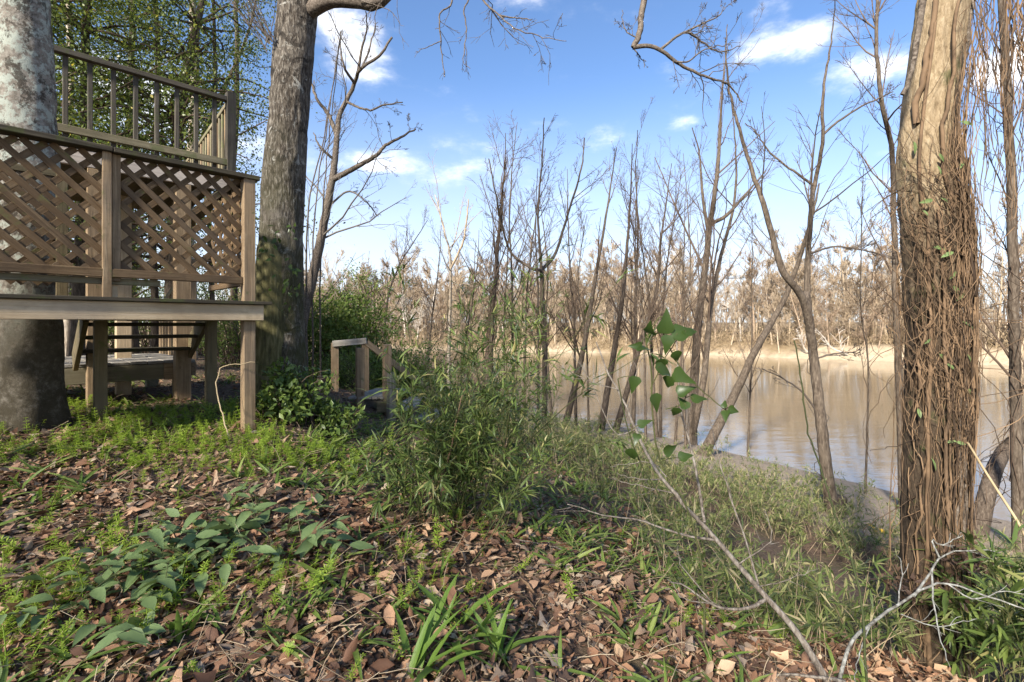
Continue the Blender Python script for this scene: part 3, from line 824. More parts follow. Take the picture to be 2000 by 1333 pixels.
def build_oak():
    d = 5.43; g = gz1(at(545, 0, d)[0], d)
    path = [at(552, 0, d) * [1, 1, 0] + [0, 0, g - .15], at(553, 700, d), at(551, 600, d), at(550, 450, d), at(556, 330, d), at(566, 200, d), at(575, 90, d), at(584, 0, d), at(590, -150, d), at(570, -500, d), at(590, -900, d)]
    t = thing('oak_tree', (path[0][0], path[0][1], g), 'large rough grey-brown trunk with moss at its foot beside the lattice deck', 'tree')
    V, Q = trunk_mesh(path, [.26, .225, .215, .21, .205, .19, .192, .20, .19, .16, .12], 76, 250, .016, (11, 11, 3.0), .12, 4, 11, True, .07)
    part('trunk', V, Q, M['oak_bark'], t)
    # mossy broken second stem fused to its left side
    d2 = 5.30
    p2 = [at(528, 0, d2) * [1, 1, 0] + [0, 0, g - .15], at(528, 700, d2), at(530, 590, d2), at(531, 500, d2), at(533, 472, d2), at(536, 462, d2)]
    V, Q = trunk_mesh(p2, [.19, .17, .165, .15, .10, .015], 48, 90, .012, (10, 10, 2.5), .2, 3, 5, True, .06)
    part('stem', V, Q, M['moss_bark'], t, label='mossy broken second stem')
    # limb reaching out over the slope, and the branches that hang from it
    T = Tubes(); rng = np.random.default_rng(5); cfg_min[0] = .0022
    lp = [at(580, 40, 5.43), at(640, 2, 5.3), at(700, 2, 5.2), at(738, 4, 5.15), at(800, -45, 5.1), at(950, -70, 5.0), at(1120, -90, 4.9), at(1280, -85, 4.8), at(1420, -130, 4.8)]
    lP, lr = limb(T, lp, .085, .03, 40, 10, rng, .012)
    twig = [(7, .75, .42, -.15, .22, 6, 4, .1), (4, .7, .5, -.1, .2, 5, 3, .15), (2.6, .7, .55, 0, .2, 4, 3, .2)]
    def hang(pts, r0, r1, cfg=twig, d=4.8):
        P, r = limb(T, [at(x, y, d + dd) for x, y, dd in pts], r0, r1, 4 * len(pts), 6, rng, .006); branch_out(T, P, r, 0, cfg, rng)
    hang([(1280, -85, 0), (1258, 0, 0), (1252, 38, -.05), (1248, 76, -.1), (1236, 93, -.1)], .033, .026, [])
    hang([(1236, 93, -.1), (1265, 90, -.1), (1290, 98, -.1), (1320, 121, -.05), (1362, 144, 0), (1388, 153, 0), (1422, 166, .1), (1450, 200, .2)], .024, .006)
    hang([(1290, 97, -.1), (1337, 64, 0), (1371, 81, .1), (1405, 102, .1), (1447, 90, .2)], .015, .004); hang([(1337, 64, 0), (1371, 47, -.1), (1405, 30, -.2), (1420, 10, -.2)], .010, .003)
    hang([(1320, 121, -.05), (1345, 120, -.2), (1380, 95, -.3), (1430, 85, -.4)], .009, .003)
    hang([(1248, 76, -.1), (1222, 60, -.1), (1215, 20, -.1)], .008, .003); hang([(1236, 93, 0), (1256, 120, 0), (1260, 130, 0)], .007, .003)
    hang([(905, -70, .2), (885, -10, .2), (880, 12, .2), (860, 26, .2), (860, 70, .2), (862, 108, .25), (870, 150, .25)], .012, .004, [(5, .7, .3, -.2, .2, 5, 3, .3), (3, .7, .5, 0, .2, 4, 3, .2)])
    hang([(861, 81, .2), (835, 92, .2), (813, 102, .2)], .006, .003, [(2, .7, .4, -.2, .2, 4, 3, .3)])
    hang([(930, -70, .1), (915, 0, .1), (906, 20, .1), (911, 60, .1), (904, 118, .1), (920, 135, .1)], .010, .003, [(5, .7, .3, -.2, .2, 5, 3, .3), (3, .7, .5, 0, .2, 4, 3, .2)])
    hang([(920, -70, 0), (940, -5, 0), (975, 30, -.1), (1005, 55, -.15), (1050, 70, -.2), (1110, 82, -.3)], .012, .003); hang([(975, 30, -.1), (1000, 35, -.1), (1040, 38, -.2)], .008, .003, twig[:2])
    hang([(800, -45, .2), (740, 10, .2), (730, 60, .2), (715, 130, .25)], .006, .0025, twig[:2]); hang([(700, 0, .3), (760, 20, .3), (780, 45, .3)], .006, .0025, twig[:1])
    # burr with sprouts on the left flank
    for k in range(16):
        p = at(528 + rng.normal() * 6, 85 + rng.normal() * 10, 5.2); b = walk(p, np.array([-.7 + rng.normal() * .5, -.3, 1.0]), rng.uniform(.3, .9), 7, .5, .1, rng)
        T.add(b, np.linspace(.006, .0025, 7), 4); branch_out(T, b, np.linspace(.006, .0025, 7), 0, [(3, .5, .4, .3, .1, 4, 3, .3)], rng)
    V, Q = T.data(); part('branches', V, Q, M['grey_limb'], t)
    # upper crown above the frame
    T = Tubes()
    for k in range(8):
        p = path[-2] + (path[-1] - path[-2]) * rng.uniform(0, 1); b = walk(p, np.array([rng.normal(), rng.normal(), .8]), rng.uniform(2, 3.6), 10, .3, .14, rng); r = np.linspace(.07, .015, 10); T.add(b, r, 6)
        branch_out(T, b, r, 0, [(7, .8, .45, .2, .15, 6, 4, .2), (5, .8, .5, .2, .15, 4, 3, .2)], rng)
    V, Q = T.data(); part('crown', V, Q, M['grey_twig'], t)


M['grey_limb'] = mat_bark('grey_limb', (.032, .024, .018), (.095, .075, .057), (.19, .16, .13), (30, 30, 30), bump=.003)
M['moss_bark'] = mat_bark('moss_bark', (.035, .030, .014), (.085, .078, .030), (.17, .15, .075), (15, 15, 3), bump=.012)
build_lichen_tree(); build_oak()


def vine_axis(z, P, R):
    i = np.interp(z, P[:, 2], np.arange(len(P))); k = np.clip(i.astype(int), 0, len(P) - 2); f = (i - k)[..., None]
    return P[k] * (1 - f) + P[k + 1] * f, (R[k] * (1 - f[..., 0]) + R[k + 1] * f[..., 0])


def build_vine_tree():
    d = 3.28; b = at(1832, 0, d); g = gz1(b[0], b[1])
    rows = [(1320, 1835, 85), (1150, 1832, 76), (1000, 1830, 71), (850, 1833, 70), (700, 1838, 68), (550, 1836, 70), (430, 1830, 73), (340, 1820, 71), (250, 1822, 62), (150, 1836, 60), (0, 1858, 62), (-150, 1880, 64), (-500, 1900, 55), (-1000, 1940, 40)]
    path = [np.array([at(1822, 0, d)[0], d, g - .2])] + [at(x - 14, y, d) for y, x, r in rows]; rad = [.21] + [r / F * d * .61 for y, x, r in rows]
    t = thing('vine_covered_tree', (path[0][0], path[0][1], g), 'big tan trunk wrapped in a tangle of brown climbing vines', 'tree')
    V, Q = trunk_mesh(path, rad, 76, 280, .016, (13, 13, 3.2), .05, 5, 17, True, .09)
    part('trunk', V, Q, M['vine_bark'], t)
    C = catmull(np.column_stack([path, rad]), 300); P = C[:, :3]; R = C[:, 3]
    rng = np.random.default_rng(21)
    zt = lambda y: at(0, y, d)[2]
    T = Tubes(); TH = Tubes()
    # strands climbing the bark (angle 0 = towards +x, -90 deg faces the camera)
    def strand(z0, z1, th0, r0, off, wand, Tb, n=16, sides=4, drift=0.0):
        z = np.linspace(z0, z1, n); c, rr = vine_axis(z, P, R)
        th = th0 + np.cumsum(rng.normal(size=n) * wand) + drift * np.linspace(0, 1, n)
        o = rr + off + np.abs(np.cumsum(rng.normal(size=n) * .006)) * .8
        p = c + np.stack([np.cos(th) * o, np.sin(th) * o, rng.normal(size=n) * .01], -1)
        Tb.add(p, np.linspace(r0, r0 * .55, n), sides); return p
    for k in range(350):
        th = math.radians(rng.normal(-65, 62)); z0 = rng.uniform(g - .05, zt(420)); L = rng.uniform(.5, 2.4)
        left = -math.sin(th) * .3 - math.cos(th)
        top = zt(500) if math.cos(th) < -.35 else zt(360) if math.cos(th) < .1 else zt(120)
        z1 = min(z0 + L, top + rng.normal() * .25)
        if z1 - z0 < .25: continue
        strand(z0, z1, th, rng.choice([.0014, .0024, .004, .009], p=[.46, .30, .15, .09]) * rng.uniform(.7, 1.5), rng.uniform(.0, .07), rng.uniform(.03, .14), T)
    for k in range(200):   # looser crossing strands
        th = math.radians(rng.normal(-80, 50)); z0 = rng.uniform(zt(900), zt(380)); strand(z0, z0 + rng.uniform(.3, 1.0), th, rng.uniform(.0018, .003), rng.uniform(.02, .09), .07, T, drift=rng.normal() * 1.6)
    V, Q = T.data(); part('vine_tangle', V, Q, M['vine_stem'], t, kind='stuff')
    # thick single vines one can follow
    for k, (z0, z1, th, r0) in enumerate(((g, zt(500), -1.1, .016), (g, zt(300), -.75, .014), (g + .1, zt(420), -1.9, .013), (g, zt(200), -.35, .018), (zt(700), zt(380), -.9, .012), (g, zt(60), -2.35, .015), (g, zt(560), -1.5, .011), (zt(250), zt(-200), -2.6, .020), (zt(420), zt(-150), -1.7, .013), (zt(330), zt(-200), -.5, .016))):
        Tb = Tubes(); strand(z0, z1, th, r0, .02, .05, Tb, 26, 7); V, Q = Tb.data(); part('vine', V, Q, M['vine_stem'] if k % 3 else M['grey_limb'], t)
    # broken stub hanging on the left of the crown bole
    Tb = Tubes(); limb(Tb, [at(1806, -20, d - .25), at(1792, 70, d - .25), at(1782, 130, d - .25), at(1765, 185, d - .22)], .020, .013, 14, 7, rng, .004); V, Q = Tb.data(); part('branch_stub', V, Q, M['grey_limb'], t)
    # hanging curtain of thin vines to the right, loops to the left
    for k in range(85):
        x = rng.uniform(1885, 2010); y0 = rng.uniform(-150, 120); L = rng.uniform(120, 480); n = 14
        s = np.linspace(0, 1, n); dd = d + rng.uniform(-.35, .3)
        px = x + np.cumsum(rng.normal(size=n) * 6) + rng.normal() * 25 * s; py = y0 + L * s
        if rng.random() < .35: py = y0 + L * (1.6 * s - .9 * s ** 3); px = px + 50 * rng.normal() * s ** 2
        p = np.array([at(a, b_, dd) for a, b_ in zip(px, py)]); TH.add(p, np.linspace(.0035, .0018, n) * rng.uniform(.6, 1.3), 4)
    for k in range(46):
        z = rng.uniform(zt(1020), zt(330)); sgn = -1 if rng.random() < .6 else 1; c, rr = vine_axis(np.array([z]), P, R)
        p0 = c[0] + np.array([sgn * rr[0], -.08, 0]); n = 12; s = np.linspace(0, 1, n); L = rng.uniform(.12, .42)
        p = p0 + np.stack([sgn * L * np.sin(s * rng.uniform(1.5, 3.1)), -.10 * np.sin(s * 3) + rng.normal(size=n) * .008, s * rng.uniform(-.7, .6)], -1); TH.add(p, np.linspace(.003, .0016, n), 3)
    for k in range(26):    # upright whips and runners at the foot
        p = walk(np.array([path[0][0] + rng.normal() * .25, d - .15 + rng.normal() * .15, g]), np.array([rng.normal() * .8, -.4, 1.0]), rng.uniform(.3, 1.1), 10, -.2, .12, rng); TH.add(p, np.linspace(.004, .002, 10), 4)
    V, Q = TH.data(); part('hanging_vines', V, Q, M['vine_stem'], t, kind='stuff')
    # a few green leaves among the vines
    n = 34; pos = []; 
    for k in range(n):
        z = rng.uniform(zt(1150), zt(230)); th = math.radians(rng.normal(-105, 30)); c, rr = vine_axis(np.array([z]), P, R); pos.append(c[0] + np.array([math.cos(th), math.sin(th), 0]) * (rr[0] + .06))
    ax = rand_dirs(n, rng) * [1, .4, .6] + [0, -.2, -.5]; me = None
    tl = leaf_template([(0, .01), (.2, .13), (.5, .17), (.8, .10), (1, .0)], .3, .2)
    for k in range(n):
        V, Q = instance([tl], [pos[k]], [ax[k]], [rand_dirs(1, rng)[0] * .5 + [0, -1, .4]], np.array([rng.uniform(.05, .09)]), rng); part('leaf', V, Q, M['broadleaf'], t)
    # withered dark leaf clumps low on the trunk
    n = 260; cl = np.array([at(1760, 1130, d - .35), at(1880, 1090, d - .38), at(1925, 1110, d - .35), at(1800, 1165, d - .35), at(1850, 1150, d - .4)])
    p = cl[rng.integers(0, 5, n)] + rng.normal(size=(n, 3)) * [.06, .05, .035]
    V, Q = instance([leaf_template([(0, .02), (.4, .25), (.8, .15), (1, 0)], .5, .5, .1)], p, rand_dirs(n, rng), rand_dirs(n, rng), rng.uniform(.025, .055, n), rng); part('withered_leaves', V, Q, M['dead_leaf'], t, kind='stuff')


build_vine_tree()


# ------------------------------------------------------------------ bare trees on the near bank
TW = [(9, .62, .30, .5, .10, 7, 4, .18), (6, .6, .42, .35, .12, 4, 3, .2), (3.4, .6, .5, .25, .12, 3, 3, .2)]
TW_L = [(18, .60, .26, .5, .10, 7, 4, .25), (7, .6, .42, .35, .12, 4, 3, .2), (3, .6, .5, .25, .12, 3, 3, .2)]


def bare_tree(stems, d, label, mat='sapling_bark', twig='brown_twig', seed=1, base_hit=None, name='bare_tree', cfg=TW, group=None, wig=.02, rmin=.0032, vines=0):
    """stems: list of (list of (px, py), width_px at its base, width_px at its tip, cfg or None)"""
    rng = np.random.default_rng(seed); cfg_min[0] = rmin
    x0, y0 = stems[0][0][0]; base = np.array([(x0 - 1000) / F * d, d, 0.0]); base[2] = gz1(base[0], base[1])
    t = thing(name, tuple(base), label, 'tree', group)
    A = Tubes(); B = Tubes(); built = []
    for si, (px, w0, w1, c) in enumerate(stems):
        off = 0.0
        if si:
            k0 = min(built, key=lambda q: (q[0] - px[0][0]) ** 2 + (q[1] - px[0][1]) ** 2)[2]; off = k0[1] - d
        jit = np.cumsum(np.concatenate([[0], rng.normal(size=len(px) - 1) * .025 * d]))
        pts = [at(x, y, d + off + j) for (x, y), j in zip(px, jit)]
        if si == 0: pts[0] = base - [0, 0, .12]
        else: pts[0] = k0
        n = max(8, 5 * len(px)); P = catmull(pts, n); r = np.linspace(w0 / F * d / 2, w1 / F * d / 2, n)
        P = P + rng.normal(size=P.shape) * wig * .4 * np.linspace(.2, 1, n)[:, None]
        if si == 0: r = r * (1 + .22 * np.exp(-np.arange(n) / 1.2))
        built += [(1000 + F * q[0] / q[1], HOR - F * (q[2] - EYE) / q[1], q) for q in P]
        (A if w0 > 5 or si == 0 else B).add(P, r, 9 if w0 > 10 else 6)
        branch_out(B, P, r, 0, cfg if c is None else c, rng)
        for k in range(vines if si == 0 else 0):
            i0 = rng.integers(0, n // 3); i1 = rng.integers(n // 2, n); q = P[i0:i1:2]
            if len(q) > 3: B.add(catmull(q + rng.normal(size=q.shape) * (r[i0:i1:2][:, None] * .9 + .03), 16), .006, 4)
    V, Q = A.data(); part('trunk', V, Q, M[mat], t)
    V, Q = B.data()
    if len(V): part('branches', V, Q, M[twig], t, kind='stuff')
    return t


def build_bare_trees():
    up2 = [(7, .55, .35, .5, .10, 6, 4, .3), (5, .55, .45, .35, .12, 5, 3, .2), (3, .6, .5, .2, .12, 4, 3, .2)]
    # forked tree on the shore
    bare_tree([([(1628, 1005), (1612, 900), (1603, 820), (1590, 700), (1576, 600), (1574, 575)], 24, 14, []),
               ([(1583, 640), (1566, 580), (1530, 532), (1505, 450), (1490, 395), (1468, 330), (1440, 240), (1425, 180), (1418, 110), (1420, 50)], 15, 1.5, None),
               ([(1583, 640), (1577, 575), (1578, 500), (1585, 400), (1591, 362), (1607, 280), (1608, 180), (1625, 70), (1632, -20)], 13, 1.5, None),
               ([(1590, 366), (1560, 342), (1505, 300), (1480, 262), (1455, 240)], 6, 2, up2), ([(1610, 270), (1640, 235), (1690, 205), (1745, 178)], 5, 2, up2),
               ([(1603, 820), (1560, 760), (1490, 720)], 5, 2, up2), ([(1592, 700), (1640, 690), (1680, 690)], 4, 2, up2), ([(1580, 490), (1630, 482), (1690, 490), (1745, 505)], 5, 2, up2)],
              hit(1628, 1003)[1], 'tall forked bare tree at the water edge beside the cut stump', 'sapling_bark', 'dark_twig', 31, vines=3)
    # trunk leaning out to the right
    d = hit(1372, 890)[1]
    bare_tree([([(1368, 892), (1400, 838), (1440, 760), (1475, 685), (1528, 592), (1560, 510), (1585, 425), (1600, 360)], 21, 3, None)], d, 'bare trunk leaning steeply to the side across the water', 'sapling_bark', 'brown_twig', 32, cfg=[(5, .7, .3, .5, .12, 6, 4, .5), (5, .6, .42, .35, .12, 5, 3, .2), (3, .6, .5, .25, .12, 4, 3, .2)])
    # the double trunk
    d = hit(1350, 868)[1]
    bare_tree([([(1350, 872), (1356, 740), (1363, 640), (1377, 525), (1385, 450), (1396, 375), (1404, 300), (1410, 190), (1420, 90)], 20, 1.5, None),
               ([(1356, 850), (1374, 740), (1388, 600), (1407, 506), (1434, 394), (1437, 300), (1428, 190)], 14, 1.5, None), ([(1387, 440), (1420, 420), (1460, 375), (1495, 335)], 8, 2, up2), ([(1383, 460), (1372, 380), (1366, 300), (1352, 250)], 8, 2, up2)],
              d, 'pair of tall bare trunks rising from one foot, draped with thin vines', 'sapling_bark', 'brown_twig', 33, vines=14)
    d = hit(1100, 805)[1]; d = min(d, 15)
    rows = [
        ([(1102, 806), (1137, 694), (1160, 562), (1179, 450), (1194, 356), (1204, 290)], 13.2, 1.2, 'slanting slim bare tree, first past the cane thicket', 'sapling_bark', 41),
        ([(1172, 800), (1201, 675), (1216, 581), (1224, 487), (1231, 394), (1235, 280)], 14.1, 1.2, 'slim dark bare tree wrapped with vines, rooted in a brushy heap', 'dark_bark', 42),
        ([(1236, 830), (1239, 750), (1242, 562), (1246, 450), (1241, 340), (1246, 255)], 8.8, 1.2, 'straight thin grey sapling between two slanting bare trees', 'sapling_bark', 43),
        ([(1283, 815), (1274, 731), (1269, 598), (1252, 470), (1244, 400)], 8.8, 1.2, 'thin sapling bowed to one side behind the heart-shaped leaves', 'sapling_bark', 44),
        ([(1200, 812), (1250, 675), (1280, 581), (1291, 470), (1299, 412), (1312, 320)], 12.3, 1.2, 'crooked dark bare tree slanting from the brushy heap', 'dark_bark', 45),
        ([(1290, 830), (1293, 640), (1305, 500), (1318, 420), (1330, 340)], 6.2, 1.2, 'thin twiggy sapling close to the double trunk', 'sapling_bark', 46)]
    for px, w0, w1, lab, mt, sd in rows:
        dd = min(max(hit(px[0][0], px[0][1])[1], 11), 15.5); bare_tree([(px, w0, w1, None)], dd, lab, mt, 'brown_twig', sd, cfg=TW_L, vines=4 if mt == 'dark_bark' else 1)
    # clump of poles behind the cane thicket
    bare_tree([([(1063, 820), (1064, 700), (1060, 600), (1058, 528)], 12, 8, []), ([(1058, 528), (1040, 525), (999, 495), (980, 442), (968, 380), (955, 310)], 6, 2, None), ([(1058, 528), (1085, 495), (1111, 412), (1134, 337), (1142, 270)], 7, 2, None), ([(1058, 528), (1051, 412), (1059, 310), (1062, 230)], 6, 2, None)],
              11.5, 'slender bare tree dividing into three tall upright branches', 'sapling_bark', 'brown_twig', 51)
    bare_tree([([(1050, 830), (1052, 700), (1050, 560), (1046, 440), (1050, 330)], 7, 1.2, None)], 11.0, 'straight pale pole trunk tight beside the three-branched tree', 'sapling_bark', 'brown_twig', 52)
    bare_tree([([(955, 760), (960, 640), (966, 560), (974, 470), (978, 425), (985, 330), (988, 260)], 14.1, 1.2, None)], 11.5, 'dark vine-clad bare trunk standing behind the cane thicket', 'dark_bark', 'brown_twig', 53, vines=26, cfg=TW_L)
    bare_tree([([(1003, 760), (1000, 560), (995, 420), (1003, 300), (1010, 240)], 6.2, 1.2, None)], 12.5, 'thin straight sapling next to the dark vine-clad trunk', 'sapling_bark', 'brown_twig', 54, cfg=TW_L)
    bare_tree([([(875, 760), (877, 686), (880, 517), (867, 450), (850, 380)], 9, 2, None), ([(880, 517), (905, 470), (915, 390)], 5, 2, up2)], 14, 'pale bare sapling with a spreading top, first to the side of the dark vine-clad trunk', 'pale_bark', 'far_twig', 55)
    bare_tree([([(910, 760), (918, 640), (926, 540), (930, 470)], 4.4, 1.2, None)], 14, 'short thin sapling between the pale sapling and the dark trunk', 'sapling_bark', 'brown_twig', 56)
    bare_tree([([(745, 700), (755, 600), (780, 520), (810, 470), (835, 430)], 6.2, 1.2, None)], 17, 'bare shrubby tree arching over the brown thicket beyond the green bush', 'dark_bark', 'brown_twig', 57, cfg=TW_L)
    rng = np.random.default_rng(500)
    for k, (x, y, top, d_) in enumerate(((985, 790, 330, 15), (1022, 800, 290, 13.5), (1080, 800, 380, 15), (1125, 800, 330, 16), (1150, 800, 420, 15.5), (1262, 815, 310, 14), (1318, 830, 370, 14), (1340, 850, 300, 13.5), (940, 770, 380, 17), (895, 760, 450, 18), (830, 740, 440, 20), (1460, 860, 420, 14), (1690, 980, 330, 10))):
        lx = rng.normal() * 22; m_ = (y + top) / 2
        bare_tree([([(x, y), (x + lx * .3 + rng.normal() * 5, m_ + 60), (x + lx * .6 + rng.normal() * 8, m_ - 60), (x + lx, top)], rng.uniform(4, 6.5), 1.0, None)], d_, 'thin straight bare sapling in the fringe along the near shore', 'sapling_bark', 'brown_twig', 510 + k, cfg=TW_L, group='thin saplings fringing the near shore', vines=1)
    # slim pole behind the vine-covered trunk
    bare_tree([([(1765, 1000), (1757, 760), (1750, 600), (1745, 400), (1741, 290), (1722, 200), (1713, 90), (1712, -20)], 15, 5, None)], 9.0, 'slim straight pole of a tree close behind the vine-covered trunk', 'sapling_bark', 'brown_twig', 61, cfg=TW_L)
    # right edge
    bare_tree([([(1990, 940), (1984, 780), (1980, 600), (1977, 400), (1968, 200), (1960, 60), (1955, -60)], 20, 11, None)], 7.2, 'grey bare trunk at the very edge beyond the vine-covered tree', 'sapling_bark', 'brown_twig', 62, cfg=TW_L, vines=6)
    bare_tree([([(1905, 1020), (1935, 940), (1965, 875), (2010, 835), (2080, 700), (2130, 500)], 30, 16, None)], 7.6, 'thick dark trunk lying out at a slant past the vine-covered tree', 'dark_bark', 'brown_twig', 63, vines=10)
    # gnarled tree behind the oak
    gn = [(8, .8, .35, .25, .22, 7, 4, .2), (5, .7, .45, .2, .2, 5, 3, .2), (4, .7, .5, .2, .2, 4, 3, .2)]
    bare_tree([([(572, 720), (588, 640), (606, 560), (626, 470), (648, 355), (655, 300), (662, 232), (690, 170), (705, 135), (742, 108), (766, 72)], 26, 4, gn),
               ([(650, 350), (695, 327), (738, 302), (752, 285), (775, 272), (812, 252)], 12, 3, gn), ([(656, 262), (640, 222), (618, 192), (604, 150)], 10, 3, gn), ([(680, 205), (718, 215), (752, 205), (785, 200)], 6, 2, gn),
               ([(692, 165), (672, 130), (662, 70)], 6, 2, gn), ([(705, 140), (708, 90), (716, 60), (714, 20)], 6, 2, gn), ([(652, 310), (628, 290), (612, 260)], 6, 2, gn), ([(640, 400), (680, 375), (715, 395), (735, 420)], 5, 2, gn), ([(712, 135), (720, 100), (735, 50)], 5, 2, gn)],
              8.6, 'gnarled bare tree with crooked limbs behind the big oak trunk', 'grey_limb', 'grey_twig', 71, rmin=.003)
    for k, (x, w, sd) in enumerate(((627, 4, 72), (612, 4, 73), (600, 5, 74))):
        bare_tree([([(x, 720), (x - 2, 560), (x + 4, 400), (x + 18 + 9 * k, 250), (x + 40 + 14 * k, 60)], w, 1.5, None)], 7.2 + .3 * k, ['thin whip-like stem nearest the oak trunk, third from its foot', 'thin whip-like stem in the middle of three by the oak', 'thin whip-like stem touching the oak trunk'][2 - k], 'grey_limb', 'grey_twig', sd, rmin=.0025, cfg=[(8, .5, .25, .4, .08, 6, 3, .2), (3, .5, .4, .3, .1, 4, 3, .2)], name='thin_stem')


M['dark_twig'] = mat_twig('dark_twig', (.055, .042, .033), (.12, .095, .075))
build_bare_trees()


# ------------------------------------------------------------------ leaves on trees and bushes
def flat_leaf(f, dr):
    V = np.array([(0, 0, 0), (.45, -.28, f * .1 - dr * .2), (1, 0, -dr), (.45, .28, f * .1 - dr * .2)], float); return V, np.array([(0, 1, 2, 3)])


LEAF_S = [flat_leaf(f, dr) for f, dr in ((.3, .15), (.1, .3), (.5, .05))]
LEAF_F = [leaf_template([(0, .03), (.45, .26), (1, .02)], f, dr) for f, dr in ((.3, .15), (.1, .3), (.5, .05))]
NARROW = [leaf_template([(0, .015), (.25, .068), (.6, .056), (1, .003)], .3, dr) for dr in (.1, .3, .55)]


def evergreen(base, height, radius, label, seed, nleaf=9000, trunk_r=.12, lean=(0, 0), low=.35, group=None, leaf=.056, clumps=110, name='evergreen_tree', stem_pts=None, mat='evergreen', loose=1.0):
    rng = np.random.default_rng(seed); base = np.array(base, float); cfg_min[0] = .006
    t = thing(name, tuple(base), label, 'tree', group)
    n = 14; s = np.linspace(0, 1, n)[:, None]
    P = catmull(stem_pts, n) if stem_pts is not None else base - [0, 0, .1] + s * np.array([lean[0], lean[1], height * .92]) + np.cumsum(rng.normal(size=(n, 3)) * [.06, .06, 0], 0) * s
    r = np.linspace(trunk_r, trunk_r * .25, n); A = Tubes(); A.add(P, r * (1 + .3 * np.exp(-np.arange(n) / 1.0)), 10); V, Q = A.data(); part('trunk', V, Q, M['sapling_bark'], t)
    # clump centres on limbs through the crown
    B = Tubes(); cc = []
    top = P[-1][2]; zlo = base[2] + height * low
    for k in range(clumps):
        i = rng.integers(int(n * low * .8), n); p = P[i]; fr = (p[2] - zlo) / max(top - zlo, .1); R = radius * (1.0 - .55 * max(fr, 0) ** 2) * rng.uniform(.35, 1.05)
        a = rng.uniform(0, 2 * math.pi); e = p + np.array([math.cos(a) * R, math.sin(a) * R, rng.uniform(-.25, .5) * R]); m = (p + e) / 2 + rng.normal(size=3) * .15 + [0, 0, .1 * R]
        B.add(catmull([p, m, e], 7), np.linspace(min(.035, r[i] * .5), .006, 7), 4)
        for f in (.45, .7, .9, 1.0): cc.append(p * (1 - f) + e * f + rng.normal(size=3) * .18)
    V, Q = B.data(); part('limbs', V, Q, M['brown_twig'], t)
    cc = np.array(cc); w = rng.uniform(.3, 1.5, len(cc)); w /= w.sum()
    k = rng.choice(len(cc), nleaf, p=w); sp = rng.uniform(.12, .34, len(cc))[k][:, None] * radius / 1.9 * loose
    pos = cc[k] + rng.normal(size=(nleaf, 3)) * sp * [1.15, 1.15, .75]
    V, Q = instance(LEAF_S, pos, rand_dirs(nleaf, rng) + [0, 0, -.25], rand_dirs(nleaf, rng) + [0, 0, .9], rng.uniform(.6, 1.35, nleaf) * leaf, rng)
    part('crown', V, Q, M[mat], t, kind='stuff')
    return t


def copy_thing(o, loc, rotz, scale, label):
    r = o.copy(); COL.objects.link(r); r.location = loc; r.rotation_euler = (0, 0, rotz); r.scale = (scale,) * 3; r['label'] = label
    for ch in list(o.children):
        c = ch.copy(); COL.objects.link(c); c.parent = r
    return r


def G(x, y): return (x, y, gz1(x, y))


